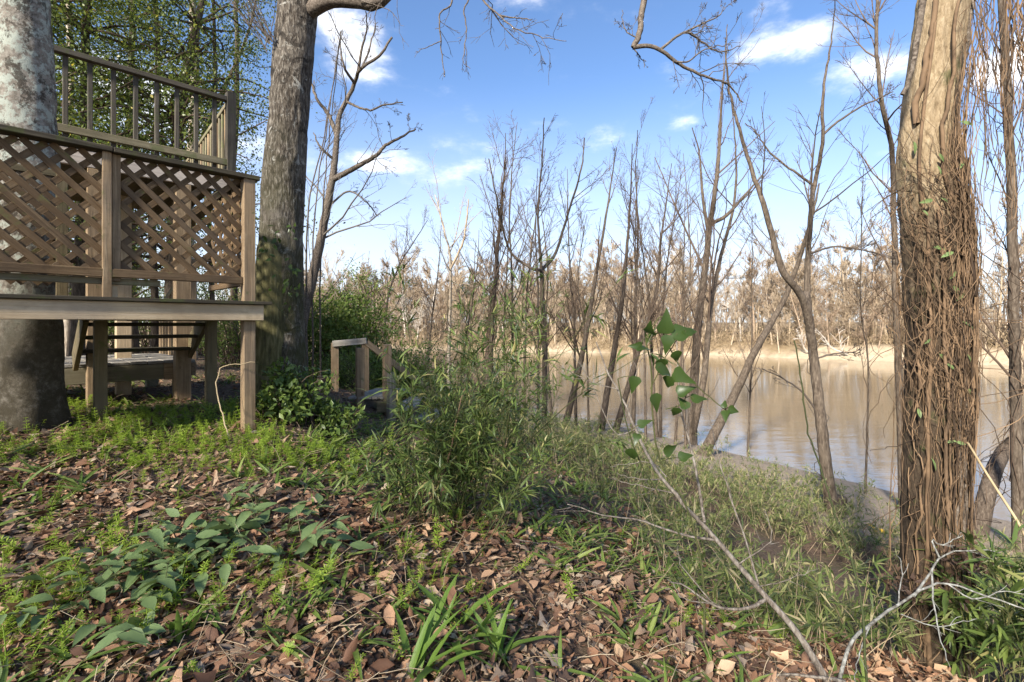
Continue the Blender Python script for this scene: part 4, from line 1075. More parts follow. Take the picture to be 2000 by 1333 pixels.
def build_evergreens():
    grp = 'evergreen trees behind the deck'
    # (trunk pixel low, trunk pixel high, distance)
    def ev(px, d, h, rad, lab, sd, n, tr, **k):
        x = (px - 1000) / F * d; return evergreen(G(x, d), h, rad, lab, sd, n, tr, group=grp, **k)
    a = ev(150, 8.6, 9.5, 2.3, 'leafy evergreen tree close by the lichen-patched trunk above the railing', 81, 34000, .13, low=.28)
    b = ev(330, 9.4, 9.0, 2.0, 'leafy evergreen tree with a grey trunk leaning behind the raised deck corner', 82, 27000, .15, low=.30, stem_pts=[np.array(G((335 - 1000) / F * 9.4, 9.4)), at(345, 300, 9.4), at(366, 130, 9.4), at(398, -10, 9.4), at(415, -150, 9.4)])
    ev(40, 11.5, 10, 2.7, 'broad evergreen tree farther back, seen past the lichen-patched trunk', 83, 34000, .16, low=.2)
    ev(255, 12.5, 11, 2.7, 'tall evergreen tree filling the gap behind the middle of the railing', 84, 29000, .16, low=.18)
    ev(400, 13.0, 8.5, 1.5, 'thin-crowned evergreen tree with a few yellow leaves nearest the oak', 85, 5500, .10, low=.45, stem_pts=[np.array(G(-8.6, 13)), at(380, 330, 13), at(440, 170, 13), at(482, 75, 13), at(500, 0, 13)], clumps=45)
    ev(-60, 7.4, 9.0, 2.2, 'evergreen tree half out of view at the edge behind the deck', 86, 30000, .14, low=.3)
    # unseen trees added behind the camera, placed and thinned to shade the yard
    g2 = 'added unseen evergreen trees shading the yard'
    hs = np.array([math.sin(SUN_AZ), math.cos(SUN_AZ)]); pp = np.array([hs[1], -hs[0]])
    tall = None
    for k in range(5):
        q = hs * (18 + .8 * (k % 2)) + pp * (.9 + 2.1 * k)
        if tall is None: tall = evergreen(G(*q), 14.4, 2.5, 'tall open-crowned evergreen tree added unseen behind the viewer to shade the yard', 88, 3200, .2, low=.52, group=g2, leaf=.085, clumps=150, loose=2.2)
        else: copy_thing(tall, G(*q), k * 1.3, 1.0 + .04 * (k % 3), tall['label'])
    # far trunks of the wood seen under and beside the deck
    for k, (px, d, w, py) in enumerate(((300, 9.5, 15, 0), (372, 12.5, 22, 0), (130, 11, 17, 0), (412, 10.5, 10, 0), (455, 14, 14, 0))):
        bare_tree([([(px, 740), (px + 3, 600), (px - 4, 400), (px + 8, 200), (px + 4, -40)], w, w * .5, None)], d, ['grey trunk in the wood seen just through the stair treads', 'pale grey trunk seen between the stair and the deck post', 'straight trunk in the wood close behind the lichen-patched tree', 'thin trunk showing past the back deck post', 'trunk standing in the shade between deck post and oak', 'far thin trunk seen behind the landing post', 'trunk at the edge of the wood behind the deck', 'far grey trunk behind the lattice and landing'][k], 'pale_bark' if k in (1, 2) else 'sapling_bark', 'brown_twig', 300 + k, rmin=.006, cfg=[(6, .7, .15, .3, .1, 6, 4, .5), (4, .6, .4, .3, .1, 4, 3, .2)])


build_evergreens()


def bush(base, rx, ry, h, nleaf, mat, label, seed, leaf=.035, name='green_bush', cat='bush', temps=None, group=None, stems=60, lumps=26, shell=.35):
    rng = np.random.default_rng(seed); base = np.array(base, float); cfg_min[0] = .003
    t = thing(name, tuple(base), label, cat, group); A = Tubes()
    lc = []
    for k in range(lumps):
        a = rng.uniform(0, 2 * math.pi); q = math.sqrt(rng.random()) * .8; z = rng.uniform(.15, .85)
        lc.append([math.cos(a) * q * rx * (1.1 - .5 * z), math.sin(a) * q * ry * (1.1 - .5 * z), z * h, rng.uniform(.25, .45) * min(rx, h)])
    lc = np.array(lc)
    for k in range(stems):
        c = lc[rng.integers(0, lumps)]; e = base + c[:3] + rng.normal(size=3) * .15; p = base + [rng.normal() * rx * .25, rng.normal() * ry * .25, -.05]
        A.add(catmull([p, p * .4 + e * .6 + [0, 0, .2 * h], e], 8), np.linspace(.012, .003, 8) * (h / 2 + .4), 4)
    V, Q = A.data(); part('stems', V, Q, M['brown_twig'], t)
    k = rng.integers(0, lumps, nleaf); dr = rand_dirs(nleaf, rng); rr = lc[k, 3] * rng.uniform(max(shell, .05), 1.12, nleaf) ** .45
    pos = base + lc[k, :3] + dr * rr[:, None] * [1, 1, .8]; g = gz(pos[:, 0], pos[:, 1]); pos[:, 2] = np.maximum(pos[:, 2], g + .03)
    V, Q = instance(temps or LEAF_S, pos, rand_dirs(nleaf, rng) + dr * .6, dr + [0, 0, .6], rng.uniform(.6, 1.4, nleaf) * leaf, rng)
    part('foliage', V, Q, M[mat], t, kind='stuff')
    return t


def build_bushes():
    def B(px, d): x = (px - 1000) / F * d; return G(x, d)
    bush(B(655, 9.8), 1.5, 1.3, 2.15, 17000, 'privet', 'tall rounded green privet bush behind the small stair head', 91, .06, lumps=40)
    bush(B(775, 9.4), 1.25, 1.0, 1.25, 14000, 'privet', 'lower spreading green bush beyond the sloping handrail', 92, .05)
    bush(B(700, 10.6), .9, .8, 3.3, 3200, 'privet', 'thin leafy creeper-hung bush rising above the privet', 93, .04, shell=.1)
    bush(B(690, 8.2), .9, .6, .7, 4200, 'privet', 'low green bush at the foot of the stair head rail', 94, .033)
    # understorey of the wood behind the deck
    for k, (px, d, rx, h, n) in enumerate(((20, 12, 1.6, 2.2, 5000), (150, 15, 2.0, 2.4, 5200), (290, 13.5, 1.7, 1.9, 5000), (400, 15.5, 1.8, 2.6, 5200), (480, 11.8, 1.2, 1.7, 4200), (540, 13.5, 1.6, 3.2, 5000), (230, 18, 2.6, 3.4, 6000), (60, 19, 3, 3.6, 6000), (420, 20, 3, 4.2, 6500), (-120, 14, 2.4, 3.0, 5000))):
        bush(B(px, d), rx, rx * .8, h, n, 'evergreen' if k % 2 else 'privet', ['green bush in the wood behind the lichen-patched trunk', 'bush in the wood seen between trunk and stair', 'low green bush seen through the stair treads', 'bush seen under the raised deck behind the stringer', 'low green bush in the gap between deck post and oak', 'tall green bush behind the oak foot', 'big dim bush deep in the wood behind the landing', 'big dim bush deep in the wood at the edge', 'tall dim bush deep in the wood near the oak', 'bush at the outer edge of the wood'][k], 110 + k, .055, group='bushes of the wood behind the deck')
    # leafy shrub by the corner post
    x = (585 - 1000) / F * 4.6
    bush(G(x, 4.6), .42, .40, .50, 1500, 'shrub_leaf', 'leafy dark green shrub sprawling past the corner post', 97, .055, lumps=16, stems=40, temps=LEAF_F)
    x = (672 - 1000) / F * 4.7
    bush(G(x, 4.7), .34, .35, .30, 900, 'shrub_leaf', 'low leafy shrub before the small stair head', 99, .05, lumps=12, stems=24, temps=LEAF_F)
    x = (530 - 1000) / F * 4.4
    bush(G(x, 4.45), .30, .25, .55, 520, 'shrub_leaf', 'small sparse leafy shrub touching the corner post', 98, .055, lumps=10, stems=16, temps=LEAF_F)
    # brown thicket of the near bank, further along
    for k, (px, d, rx, h) in enumerate(((700, 18, 2.2, 3.0), (800, 20, 2.4, 3.4), (880, 22, 2.4, 2.4), (760, 15, 1.5, 1.8), (620, 19, 2.4, 4.2), (950, 18, 1.8, 1.6), (850, 15.5, 1.3, 1.2))):
        rng = np.random.default_rng(400 + k); b = np.array(B(px, d)); T = Tubes(); cfg_min[0] = .006
        t = thing('brown_thicket', tuple(b), ['tangled brown thicket right behind the green bush', 'tangled tan thicket in the middle of the bank beyond the stair', 'low tan thicket near the pale sapling', 'small brown thicket over the sloping handrail', 'tall brown thicket behind the gnarled tree', 'low brown thicket behind the cane', 'low brown thicket beside the lower green bush'][k], 'bush', 'bare thickets along the near bank')
        for j in range(68):
            p = b + [rng.normal() * rx * .6, rng.normal() * rx * .5, 0]; q = walk(p, np.array([rng.normal() * .5, rng.normal() * .5, 1.0]), h * rng.uniform(.5, 1.15), 8, -.1, .14, rng); r = np.linspace(.014, .006, 8); T.add(q, r, 3)
            branch_out(T, q, r, 0, [(6, .6, .4, .0, .18, 4, 3, .15), (2.4, .6, .5, 0, .15, 3, 3, .2)], rng)
        V, Q = T.data(); part('stems', V, Q, M['far_red' if k % 2 else 'brush'], t, kind='stuff')


build_bushes()


# ------------------------------------------------------------------ far bank: wood, brush, white fallen limbs
def far_tree_mesh(seed, h, kind):
    rng = np.random.default_rng(seed); T = Tubes(); cfg_min[0] = .023
    P = walk(np.zeros(3), np.array([rng.normal() * .08, rng.normal() * .08, 1.0]), h, 12, .2, .035, rng); r = np.linspace(h * .014, .03, 12); T.add(P, r, 6)
    if kind == 0: cfg = [(20, .65, .36, .5, .10, 6, 4, .15), (10, .6, .45, .35, .14, 5, 3, .12), (7, .6, .55, .25, .14, 4, 3, .12)]
    elif kind == 1: cfg = [(26, .95, .28, .3, .14, 6, 4, .10), (10, .7, .48, .25, .16, 5, 3, .12), (7, .7, .55, .15, .16, 4, 3, .12)]
    else: cfg = [(14, .45, .5, .5, .08, 6, 4, .10), (12, .5, .45, .4, .12, 5, 3, .12), (7, .55, .55, .3, .12, 4, 3, .12)]
    branch_out(T, P, r, 0, cfg, rng)
    V, Q = T.data(); return make_mesh('bare_tree', V, Q)


def build_far_bank():
    rng = np.random.default_rng(99)
    meshes = [far_tree_mesh(200 + k, (9.5, 11, 8.5, 10.5, 7.5, 12)[k], k % 3) for k in range(6)]
    for m in meshes: m.materials.append(M['far_twig'])
    placed = 0; grp = 'bare trees of the wood on the far bank'
    spots = []
    for row, (off, step) in enumerate(((2.2, 1.7), (5, 1.7), (8.5, 1.9), (13, 2.3), (20, 2.8), (30, 3.6))):
        L = np.vstack([FAR]); seg = np.linalg.norm(np.diff(L, axis=0), axis=1); cum = np.concatenate([[0], np.cumsum(seg)])
        for s in np.arange(cum[0], cum[-1], step):
            k = min(np.searchsorted(cum, s, side='right') - 1, len(seg) - 1); f = (s - cum[k]) / seg[k]; p = L[k] * (1 - f) + L[k + 1] * f; e = (L[k + 1] - L[k]) / seg[k]; nn = np.array([e[1], -e[0]])
            q = p + nn * (off + rng.uniform(-1.6, 1.6)) + e * rng.uniform(-1, 1)
            if q[1] < 30 or abs(q[0]) / q[1] > 1.12 or q[0] / q[1] < -.55: continue
            spots.append((q, row))
    for q, row in spots:
        k = rng.integers(0, 6); o = bpy.data.objects.new('bare_tree', meshes[k]); COL.objects.link(o); z = gz1(q[0], q[1])
        sc = rng.uniform(.75, 1.15) * (.62 if row == 0 else .85 if row == 1 else 1.0)
        o.location = (q[0], q[1], z - .1); o.rotation_euler = (rng.normal() * .05, rng.normal() * .07, rng.uniform(0, 6.28)); o.scale = (sc, sc, sc * rng.uniform(.9, 1.12))
        u = rng.random(); mt = 'far_pale' if u < .07 else 'far_red' if u < .33 else 'far_twig'
        o.material_slots[0].link = 'OBJECT'; o.material_slots[0].material = M[mt]
        lab = {'far_pale': 'white-barked bare tree in the wood across the river', 'far_red': 'russet-brown bare tree in the wood across the river', 'far_twig': 'pale tan bare tree in the wood across the river'}[mt]
        tag(o, lab, 'tree', {'far_pale': 'white-barked trees on the far bank', 'far_red': 'russet trees on the far bank', 'far_twig': grp}[mt])
    print('far trees', len(spots))
    # brush
    T = Tubes(); n = 11000
    s = rng.uniform(0, 1, n); L = catmull(FAR[14:52], 3000); i = (s * 2998).astype(int); e = nrm(L[i + 1] - L[i]); nn = np.stack([e[:, 1], -e[:, 0]], -1)
    off = np.where((L[i, 0] > 26) & (L[i, 0] < 44), 2.2, .2) + rng.exponential(3.6, n); p = L[i] + nn * off[:, None]; keep = (p[:, 1] > 25) & (p[:, 0] / p[:, 1] < 1.15) & (p[:, 0] / p[:, 1] > -.6); p = p[keep]; off = off[keep]
    z = gz(p[:, 0], p[:, 1])
    for k in range(len(p)):
        h = rng.uniform(.5, 2.2) * (1 + .5 * min(off[k] / 8, 1.2)); q = walk(np.array([p[k, 0], p[k, 1], z[k] - .05]), np.array([rng.normal() * .5, rng.normal() * .5, 1]), h, 5, -.3, .22, rng)
        T.add(q, np.linspace(.026, .014, 5), 3)
        for j in range(2):
            a = q[rng.integers(1, 4)]; T.add(walk(a, np.array([rng.normal(), rng.normal(), .6]), h * .5, 4, -.2, .25, rng), np.linspace(.018, .012, 4), 3)
    # thicket of slender upright stems closing the wood behind
    W = Tubes(); n = 5200; i = rng.integers(0, 2998, n); e = nrm(L[i + 1] - L[i]); nn = np.stack([e[:, 1], -e[:, 0]], -1); q2 = L[i] + nn * rng.uniform(5, 30, n)[:, None]
    q2 = q2[(q2[:, 1] > 25) & (q2[:, 0] / q2[:, 1] < 1.15) & (q2[:, 0] / q2[:, 1] > -.6)]; z2 = gz(q2[:, 0], q2[:, 1])
    for k in range(len(q2)):
        h = rng.uniform(3.5, 8.5); q = walk(np.array([q2[k, 0], q2[k, 1], z2[k]]), np.array([rng.normal() * .1, rng.normal() * .1, 1]), h, 5, .1, .06, rng); W.add(q, np.linspace(.045, .016, 5), 3)
        for j in range(3):
            a = q[rng.integers(2, 5)]; W.add(walk(a, np.array([rng.normal() * .6, rng.normal() * .6, 1.0]), h * .3, 4, .2, .15, rng), np.linspace(.022, .014, 4), 3)
    V, Q = W.data(); single('treeline', V, Q, M['far_twig'], (20, 70, 0), 'massed slender stems of the winter wood closing the view across the river', 'wood', kind='stuff')
    V, Q = T.data(); single('brush', V, Q, M['brush'], (20, 60, -1), 'dense tan winter brush covering the far bank', 'brush', kind='stuff')
    # dry leaf and vine tatters hanging in the brush and low crowns
    n = 42000; i = rng.integers(0, 2998, n); e = nrm(L[i + 1] - L[i]); nn = np.stack([e[:, 1], -e[:, 0]], -1)
    p = L[i] + nn * (1.6 + rng.exponential(6.0, n))[:, None]; keep = (p[:, 1] > 25) & (p[:, 0] / p[:, 1] < 1.15) & (p[:, 0] / p[:, 1] > -.6); p = p[keep]; n = len(p)
    z = gz(p[:, 0], p[:, 1]) + rng.gamma(2.0, .75, n)
    V, Q = instance(LEAF_S, np.column_stack([p, z]), rand_dirs(n, rng) + [0, 0, -.7], rand_dirs(n, rng), np.column_stack([rng.uniform(.10, .30, n), rng.uniform(.10, .22, n), rng.uniform(.1, .3, n)]), rng)
    single('dry_foliage', V, Q, M['dry'], (20, 60, -1), 'withered tan leaves and vine tatters hanging in the far brush', 'dry leaves', kind='stuff')
    # bleached fallen limbs
    for k, (px, py, d, lab) in enumerate(((1655, 640, 50, 'bleached white fallen limb lying across the far sandy bank'), (1580, 655, 52, 'smaller bleached branch on the far bank near the brush'))):
        T = Tubes(); cfg_min[0] = .022; b = at(px, py, d); b[2] = gz1(b[0], b[1]) + .2
        P = walk(b, np.array([-1.0, -.2, .45]), 5.5 - 2 * k, 9, .1, .12, rng); r = np.linspace(.09, .03, 9); T.add(P, r, 5); branch_out(T, P, r, 0, [(9, .7, .45, .2, .15, 6, 3, .1), (4, .7, .5, .1, .15, 4, 3, .2)], rng)
        V, Q = T.data(); single('fallen_limb', V, Q, M['far_pale'], b, lab, 'branch')


M['dry'] = mat_leaf('dry', [(0, (.20, .135, .075)), (.5, (.34, .25, .15)), (.9, (.46, .36, .24)), (1, (.19, .20, .07))], .25, .8)
build_far_bank()


# ------------------------------------------------------------------ central cane thicket and canes on the slope
SLIM = [(np.array([(0, .01, 0), (0, -.01, 0), (.4, -.065, .02 - dr * .16), (.4, .065, .02 - dr * .16), (1, -.004, -dr), (1, .004, -dr)], float), np.array([(0, 1, 2, 3), (3, 2, 4, 5)])) for dr in (.1, .3, .55)]


def cane_plants(T, LP, LA, p, h, rng, lean=None, leaves=14, r=.004, spread=.25, leafL=.12, fine=True):
    d = np.array([rng.normal() * spread, rng.normal() * spread, 1.0]) if lean is None else np.array(lean) + rng.normal(size=3) * .1
    n = 9 if fine else 6; q = walk(p, d, h, n, 0, .05, rng, droop=rng.uniform(.1, .7)); T.add(q, np.linspace(r, r * .35, n), 4 if fine else 3)
    for k in range(leaves):
        t = rng.uniform(.25, 1.0) ** .8; x = t * (n - 1); i = min(int(x), n - 2); a = q[i] + (q[i + 1] - q[i]) * (x - i)
        sd = side_dir(q[i + 1] - q[i], rng.uniform(.5, 1.1), rng); L = h * rng.uniform(.06, .22) * (1.2 - .6 * t); e = a + sd * L
        if fine: T.add(np.array([a, (a + e) / 2 + [0, 0, .01], e]), np.array([r * .4, r * .3, r * .2]), 3)
        m = rng.integers(4, 7)
        for j in range(m):
            LP.append(a + (e - a) * rng.uniform(.45, 1.0)); LA.append(nrm(sd + rng.normal(size=3) * .55 + [0, 0, -.15]) * leafL * rng.uniform(.6, 1.25))


def leaves_from(LP, LA, rng, temps=NARROW):
    LP = np.array(LP); LA = np.array(LA); L = np.linalg.norm(LA, axis=1)
    return instance(temps, LP, LA, rand_dirs(len(LP), rng) * .6 + [0, 0, 1], L, rng)


def build_cane():
    rng = np.random.default_rng(55)
    c = hit(868, 1012); T = Tubes(); LP, LA = [], []
    t = thing('cane_thicket', tuple(c), 'dense clump of green river cane with narrow leaves in the middle of the bank', 'cane')
    for k in range(74):
        p = c + [rng.normal() * .17 + .04, rng.normal() * .16, 0]; p[2] = gz1(p[0], p[1]) - .03
        cane_plants(T, LP, LA, p, rng.uniform(.45, 1.12), rng, [rng.normal() * .34 + .12, rng.normal() * .3, 1], 13, .0035, leafL=.082)
    for k in range(15):   # tall canes reaching above the rest
        p = c + [rng.normal() * .2 + .12, rng.normal() * .2 + .2, 0]; p[2] = gz1(p[0], p[1]) - .03
        cane_plants(T, LP, LA, p, rng.uniform(1.1, 1.75), rng, [rng.normal() * .14 + .12, rng.normal() * .15, 1], 14, .0038, leafL=.088)
    cane_plants(T, LP, LA, at(1010, 880, 3.2), 1.1, rng, [.55, 0, .75], 10, .004, leafL=.13)
    V, Q = T.data(); part('canes', V, Q, M['green_stem'], t); V, Q = leaves_from(LP, LA, rng); part('foliage', V, Q, M['cane_leaf'], t, kind='stuff')
    print('cane leaves', len(LP))
    # reddish bare stem leaning out of the clump
    T = Tubes(); limb(T, [hit(812, 1016), at(850, 960, 3.0), at(875, 900, 3.05), at(888, 840, 3.1), at(905, 760, 3.2)], .009, .004, 16, 6, rng, .004); V, Q = T.data(); part('stem', V, Q, M['vine_stem'], t, label='reddish bare stem')
    # second clump behind, by the slim trees
    c2 = hit(985, 880); T = Tubes(); LP, LA = [], []
    t2 = thing('cane_thicket', tuple(c2), 'taller airy clump of river cane behind the dense one, against the slim trees', 'cane')
    for k in range(20):
        p = c2 + [rng.normal() * .45, rng.normal() * .5, 0]; p[2] = gz1(p[0], p[1]) - .03; cane_plants(T, LP, LA, p, rng.uniform(.9, 2.6), rng, [rng.normal() * .12, rng.normal() * .12, 1], 15, .005, leafL=.12)
    V, Q = T.data(); part('canes', V, Q, M['green_stem'], t2); V, Q = leaves_from(LP, LA, rng); part('foliage', V, Q, M['cane_leaf'], t2, kind='stuff')
    # foreground clump at the lower corner by the vine-covered tree
    T = Tubes(); LP, LA = [], []; c3 = np.array(G(2.62, 2.5))
    t3 = thing('cane_thicket', tuple(c3), 'fresh green cane clump in the lower corner beside the vine-covered trunk', 'cane')
    for k in range(34):
        p = c3 + [abs(rng.normal()) * .28 - .05, rng.normal() * .22, 0]; p[2] = gz1(p[0], p[1]) - .03; cane_plants(T, LP, LA, p, rng.uniform(.45, 1.05), rng, None, 11, .004, leafL=.13)
    V, Q = T.data(); part('canes', V, Q, M['green_stem'], t3); V, Q = leaves_from(LP, LA, rng); part('foliage', V, Q, M['cane_leaf'], t3, kind='stuff')
    # low canes and grasses spread down the whole slope: nobody could count them
    T = Tubes(); LP, LA = [], []; LP2, LA2 = [], []
    n = 6300; x = rng.uniform(-1.5, 8.5, n); y = rng.uniform(2.6, 15, n); s = poly_sd(NEAR, NEAR_LAND, x, y)
    dn = fbm(np.stack([x * .55, y * .55, 0 * x], -1), 3, 61)
    keep = (s > 1.2) & (s < 10.0) & (np.hypot(x + .35, y - 3.1) > .75) & (x / y < 1.12) & (rng.random(n) < sstep(.40, .62, dn) * (.25 + .75 * sstep(1.6, 4.0, s))) & (np.hypot(x - 2.8, y - 3.2) > .45) & ~((np.abs(1000 + F * x / y - 1820) < 60) & (y < 3.0))
    x, y = x[keep], y[keep]; z = gz(x, y)
    for k in range(len(x)):
        cane_plants(T, LP, LA, np.array([x[k], y[k], z[k] - .02]), rng.uniform(.2, .6) * (1 + .2 * (y[k] > 6)), rng, None, 6, .0028, .35, leafL=.10, fine=False)
    print('slope canes', len(x), len(LP))
    V, Q = T.data(); V2, Q2 = leaves_from(LP, LA, rng, SLIM)
    o = single('slope_undergrowth', V2, Q2, M['slope_cane'], (2, 6, -1), 'low yellow-green cane and weeds covering the slope to the water', 'undergrowth', kind='stuff')
    part('stems', V, Q, M['straw'], o, kind='stuff')
    # brush heap at the feet of the slim trees
    T = Tubes(); c = hit(1200, 825); cfg_min[0] = .004
    for k in range(420):
        p = c + [rng.normal() * 1.1, rng.normal() * .7, 0]; p[2] = gz1(p[0], p[1]); q = walk(p, np.array([rng.normal(), rng.normal(), .7]), rng.uniform(.4, 1.5), 8, -.9, .2, rng); T.add(q, np.linspace(.010, .005, 8), 3)
    V, Q = T.data(); single('brush_heap', V, Q, M['brown_twig'], c, 'heap of dead brown brush at the feet of the slim trees', 'brush', kind='stuff')


build_cane()


# ------------------------------------------------------------------ ground cover
def in_view(x, y): return (y > 1.25) & (np.abs(x) / y < 1.2)


def ground_normal(x, y):
    e = .05; zx = (gz(x + e, y) - gz(x - e, y)) / (2 * e); zy = (gz(x, y + e) - gz(x, y - e)) / (2 * e); return nrm(np.stack([-zx, -zy, 1 + 0 * zx], -1))


LIT = [leaf_template([(0, .015), (.16, .13), (.45, .25), (.75, .17), (1, .0)], f, dr, cu, w, k) for k, (f, dr, cu, w) in enumerate(((.25, .18, .04, .02), (.5, -.22, .06, .03), (-.4, .12, -.05, .03), (.1, .4, .10, .03), (.8, -.1, .08, .03), (-.7, -.2, .12, .02)))]
LIT += [leaf_template([(0, .02), (.18, .19), (.30, .11), (.5, .30), (.66, .15), (1, .03)], f, dr, cu, .03, 20 + k) for k, (f, dr, cu) in enumerate(((.3, .2, .06), (-.35, -.25, .1), (.6, .1, -.08)))]


LIT_FAR = [leaf_template([(0, .03), (.45, .25), (1, .02)], f, dr, cu, .03, 40 + k) for k, (f, dr, cu) in enumerate(((.3, .2, .05), (-.4, -.2, .08), (.6, .05, -.08), (.1, .35, .1)))]


def build_litter():
    rng = np.random.default_rng(17); n = 100000
    d = 1.3 + 10 * rng.random(n) ** 1.55; x = rng.uniform(-1.2, 1.2, n) * d; y = d; s = poly_sd(NEAR, NEAR_LAND, x, y)
    dn = fbm(np.stack([x * .8, y * .8, 0 * x], -1), 3, 41)
    pr = sstep(7.6, 9.3, s) * (.55 + .45 * sstep(.35, .6, dn)) * np.where(y > 4.2, .55, 1.0)
    green = sstep(3.6, 4.3, y) * (x < -1.0); pr = pr * (1 - .35 * green)
    k = rng.random(n) < pr; x, y = x[k], y[k]; n = len(x); z = gz(x, y)
    nm = ground_normal(x, y) + rng.normal(size=(n, 3)) * .30; ax = rand_dirs(n, rng) * [1, 1, .25]; sz = np.clip(rng.lognormal(math.log(.043), .42, n), .014, .10)
    pos = np.column_stack([x, y, z + rng.uniform(.0, .022, n)]); scl = np.column_stack([sz, sz * rng.uniform(.55, 1.35, n), sz * rng.uniform(.4, 1.6, n)]); a = y < 3.1; b = ~a
    V, Q = merge(instance(LIT, pos[a], ax[a], nm[a], scl[a], rng), instance(LIT_FAR, pos[b], ax[b], nm[b], scl[b], rng))
    single('leaf_litter', V, Q, M['litter'], (0, 3, 0), 'thick carpet of brown fallen leaves over the yard', 'fallen leaves', kind='stuff'); print('litter', n)
    # dead straw and small twigs
    T = Tubes(); n = 5200; d = 1.4 + 8 * rng.random(n) ** 1.5; x = rng.uniform(-1.1, 1.1, n) * d; y = d; s = poly_sd(NEAR, NEAR_LAND, x, y); k = (s > 6.5) & (rng.random(n) < .75); x, y = x[k], y[k]; z = gz(x, y)
    for k in range(len(x)):
        q = walk(np.array([x[k], y[k], z[k] + .012]), np.array([rng.normal(), rng.normal(), .25]), rng.uniform(.05, .24), 4, -.35, .2, rng); T.add(q, rng.uniform(.0007, .0018), 3)
    V, Q = T.data(); single('dead_straw', V, Q, M['straw'], (0, 3, 0), 'thin dead straw scattered through the fallen leaves', 'straw', kind='stuff')
    # twigs lying on the leaves, each its own
    for k, (pts, r, lab) in enumerate((([(750, 1055), (830, 1060), (900, 1070), (980, 1105)], .004, 'long thin pale twig lying below the cane clump'), ([(655, 1315), (700, 1290), (740, 1270), (800, 1255)], .007, 'dark twig lying among leaves near the lower edge'), ([(1000, 1060), (1080, 1075), (1140, 1100)], .004, 'grey twig lying at the break of the slope'),
                                      ([(42, 1190), (40, 1240), (60, 1260)], .008, 'short dark lichened stick upright among the leaves at the side'), ([(1060, 1110), (1120, 1120), (1160, 1180)], .004, 'bent thin twig on the leaves above the slope'), ([(230, 1035), (265, 1020), (295, 1003)], .0035, 'short straight straw-coloured twig by the broad leaves'))):
        T = Tubes(); P = catmull([hit(x, y) + [0, 0, .02] for x, y in pts], 14); r_ = np.linspace(r, r * .5, 14); T.add(P, r_, 6); cfg_min[0] = .0018; branch_out(T, P, r_, 0, [(3, .6, .35, .1, .15, 5, 4, .1)], rng)
        V, Q = T.data(); single('twig', V, Q, M['lichen_twig'] if k != 1 else M['dark_bark'], P[0], lab, 'twig', 'twigs lying on the leaves')


def bedstraw_templates():
    out = []; rng = np.random.default_rng(8); lf = (np.array([(0, 0, 0), (.5, -.12, .02), (1, 0, -.12), (.5, .12, .02)], float), np.array([(0, 1, 2, 3)]))
    for v in range(4):
        T = Tubes(); P = walk(np.zeros(3), np.array([rng.normal() * .4, rng.normal() * .4, 1]), 1.0, 6, .1, .12, rng); T.add(P[::2] if False else P[[0, 2, 3, 5]], .012, 3); pos, ax = [], []
        for i in range(1, 6):
            m = 6
            for j in range(m):
                a = j * 2 * math.pi / m + i; pos.append(P[i]); ax.append((math.cos(a), math.sin(a), .35))
        V, Q = instance([lf], np.array(pos), np.array(ax), np.tile([0, 0, 1.0], (len(pos), 1)) + .01, np.repeat(np.linspace(.26, .15, 5), 6), rng)
        out.append(merge(T.data(), (V, Q)))
    return out


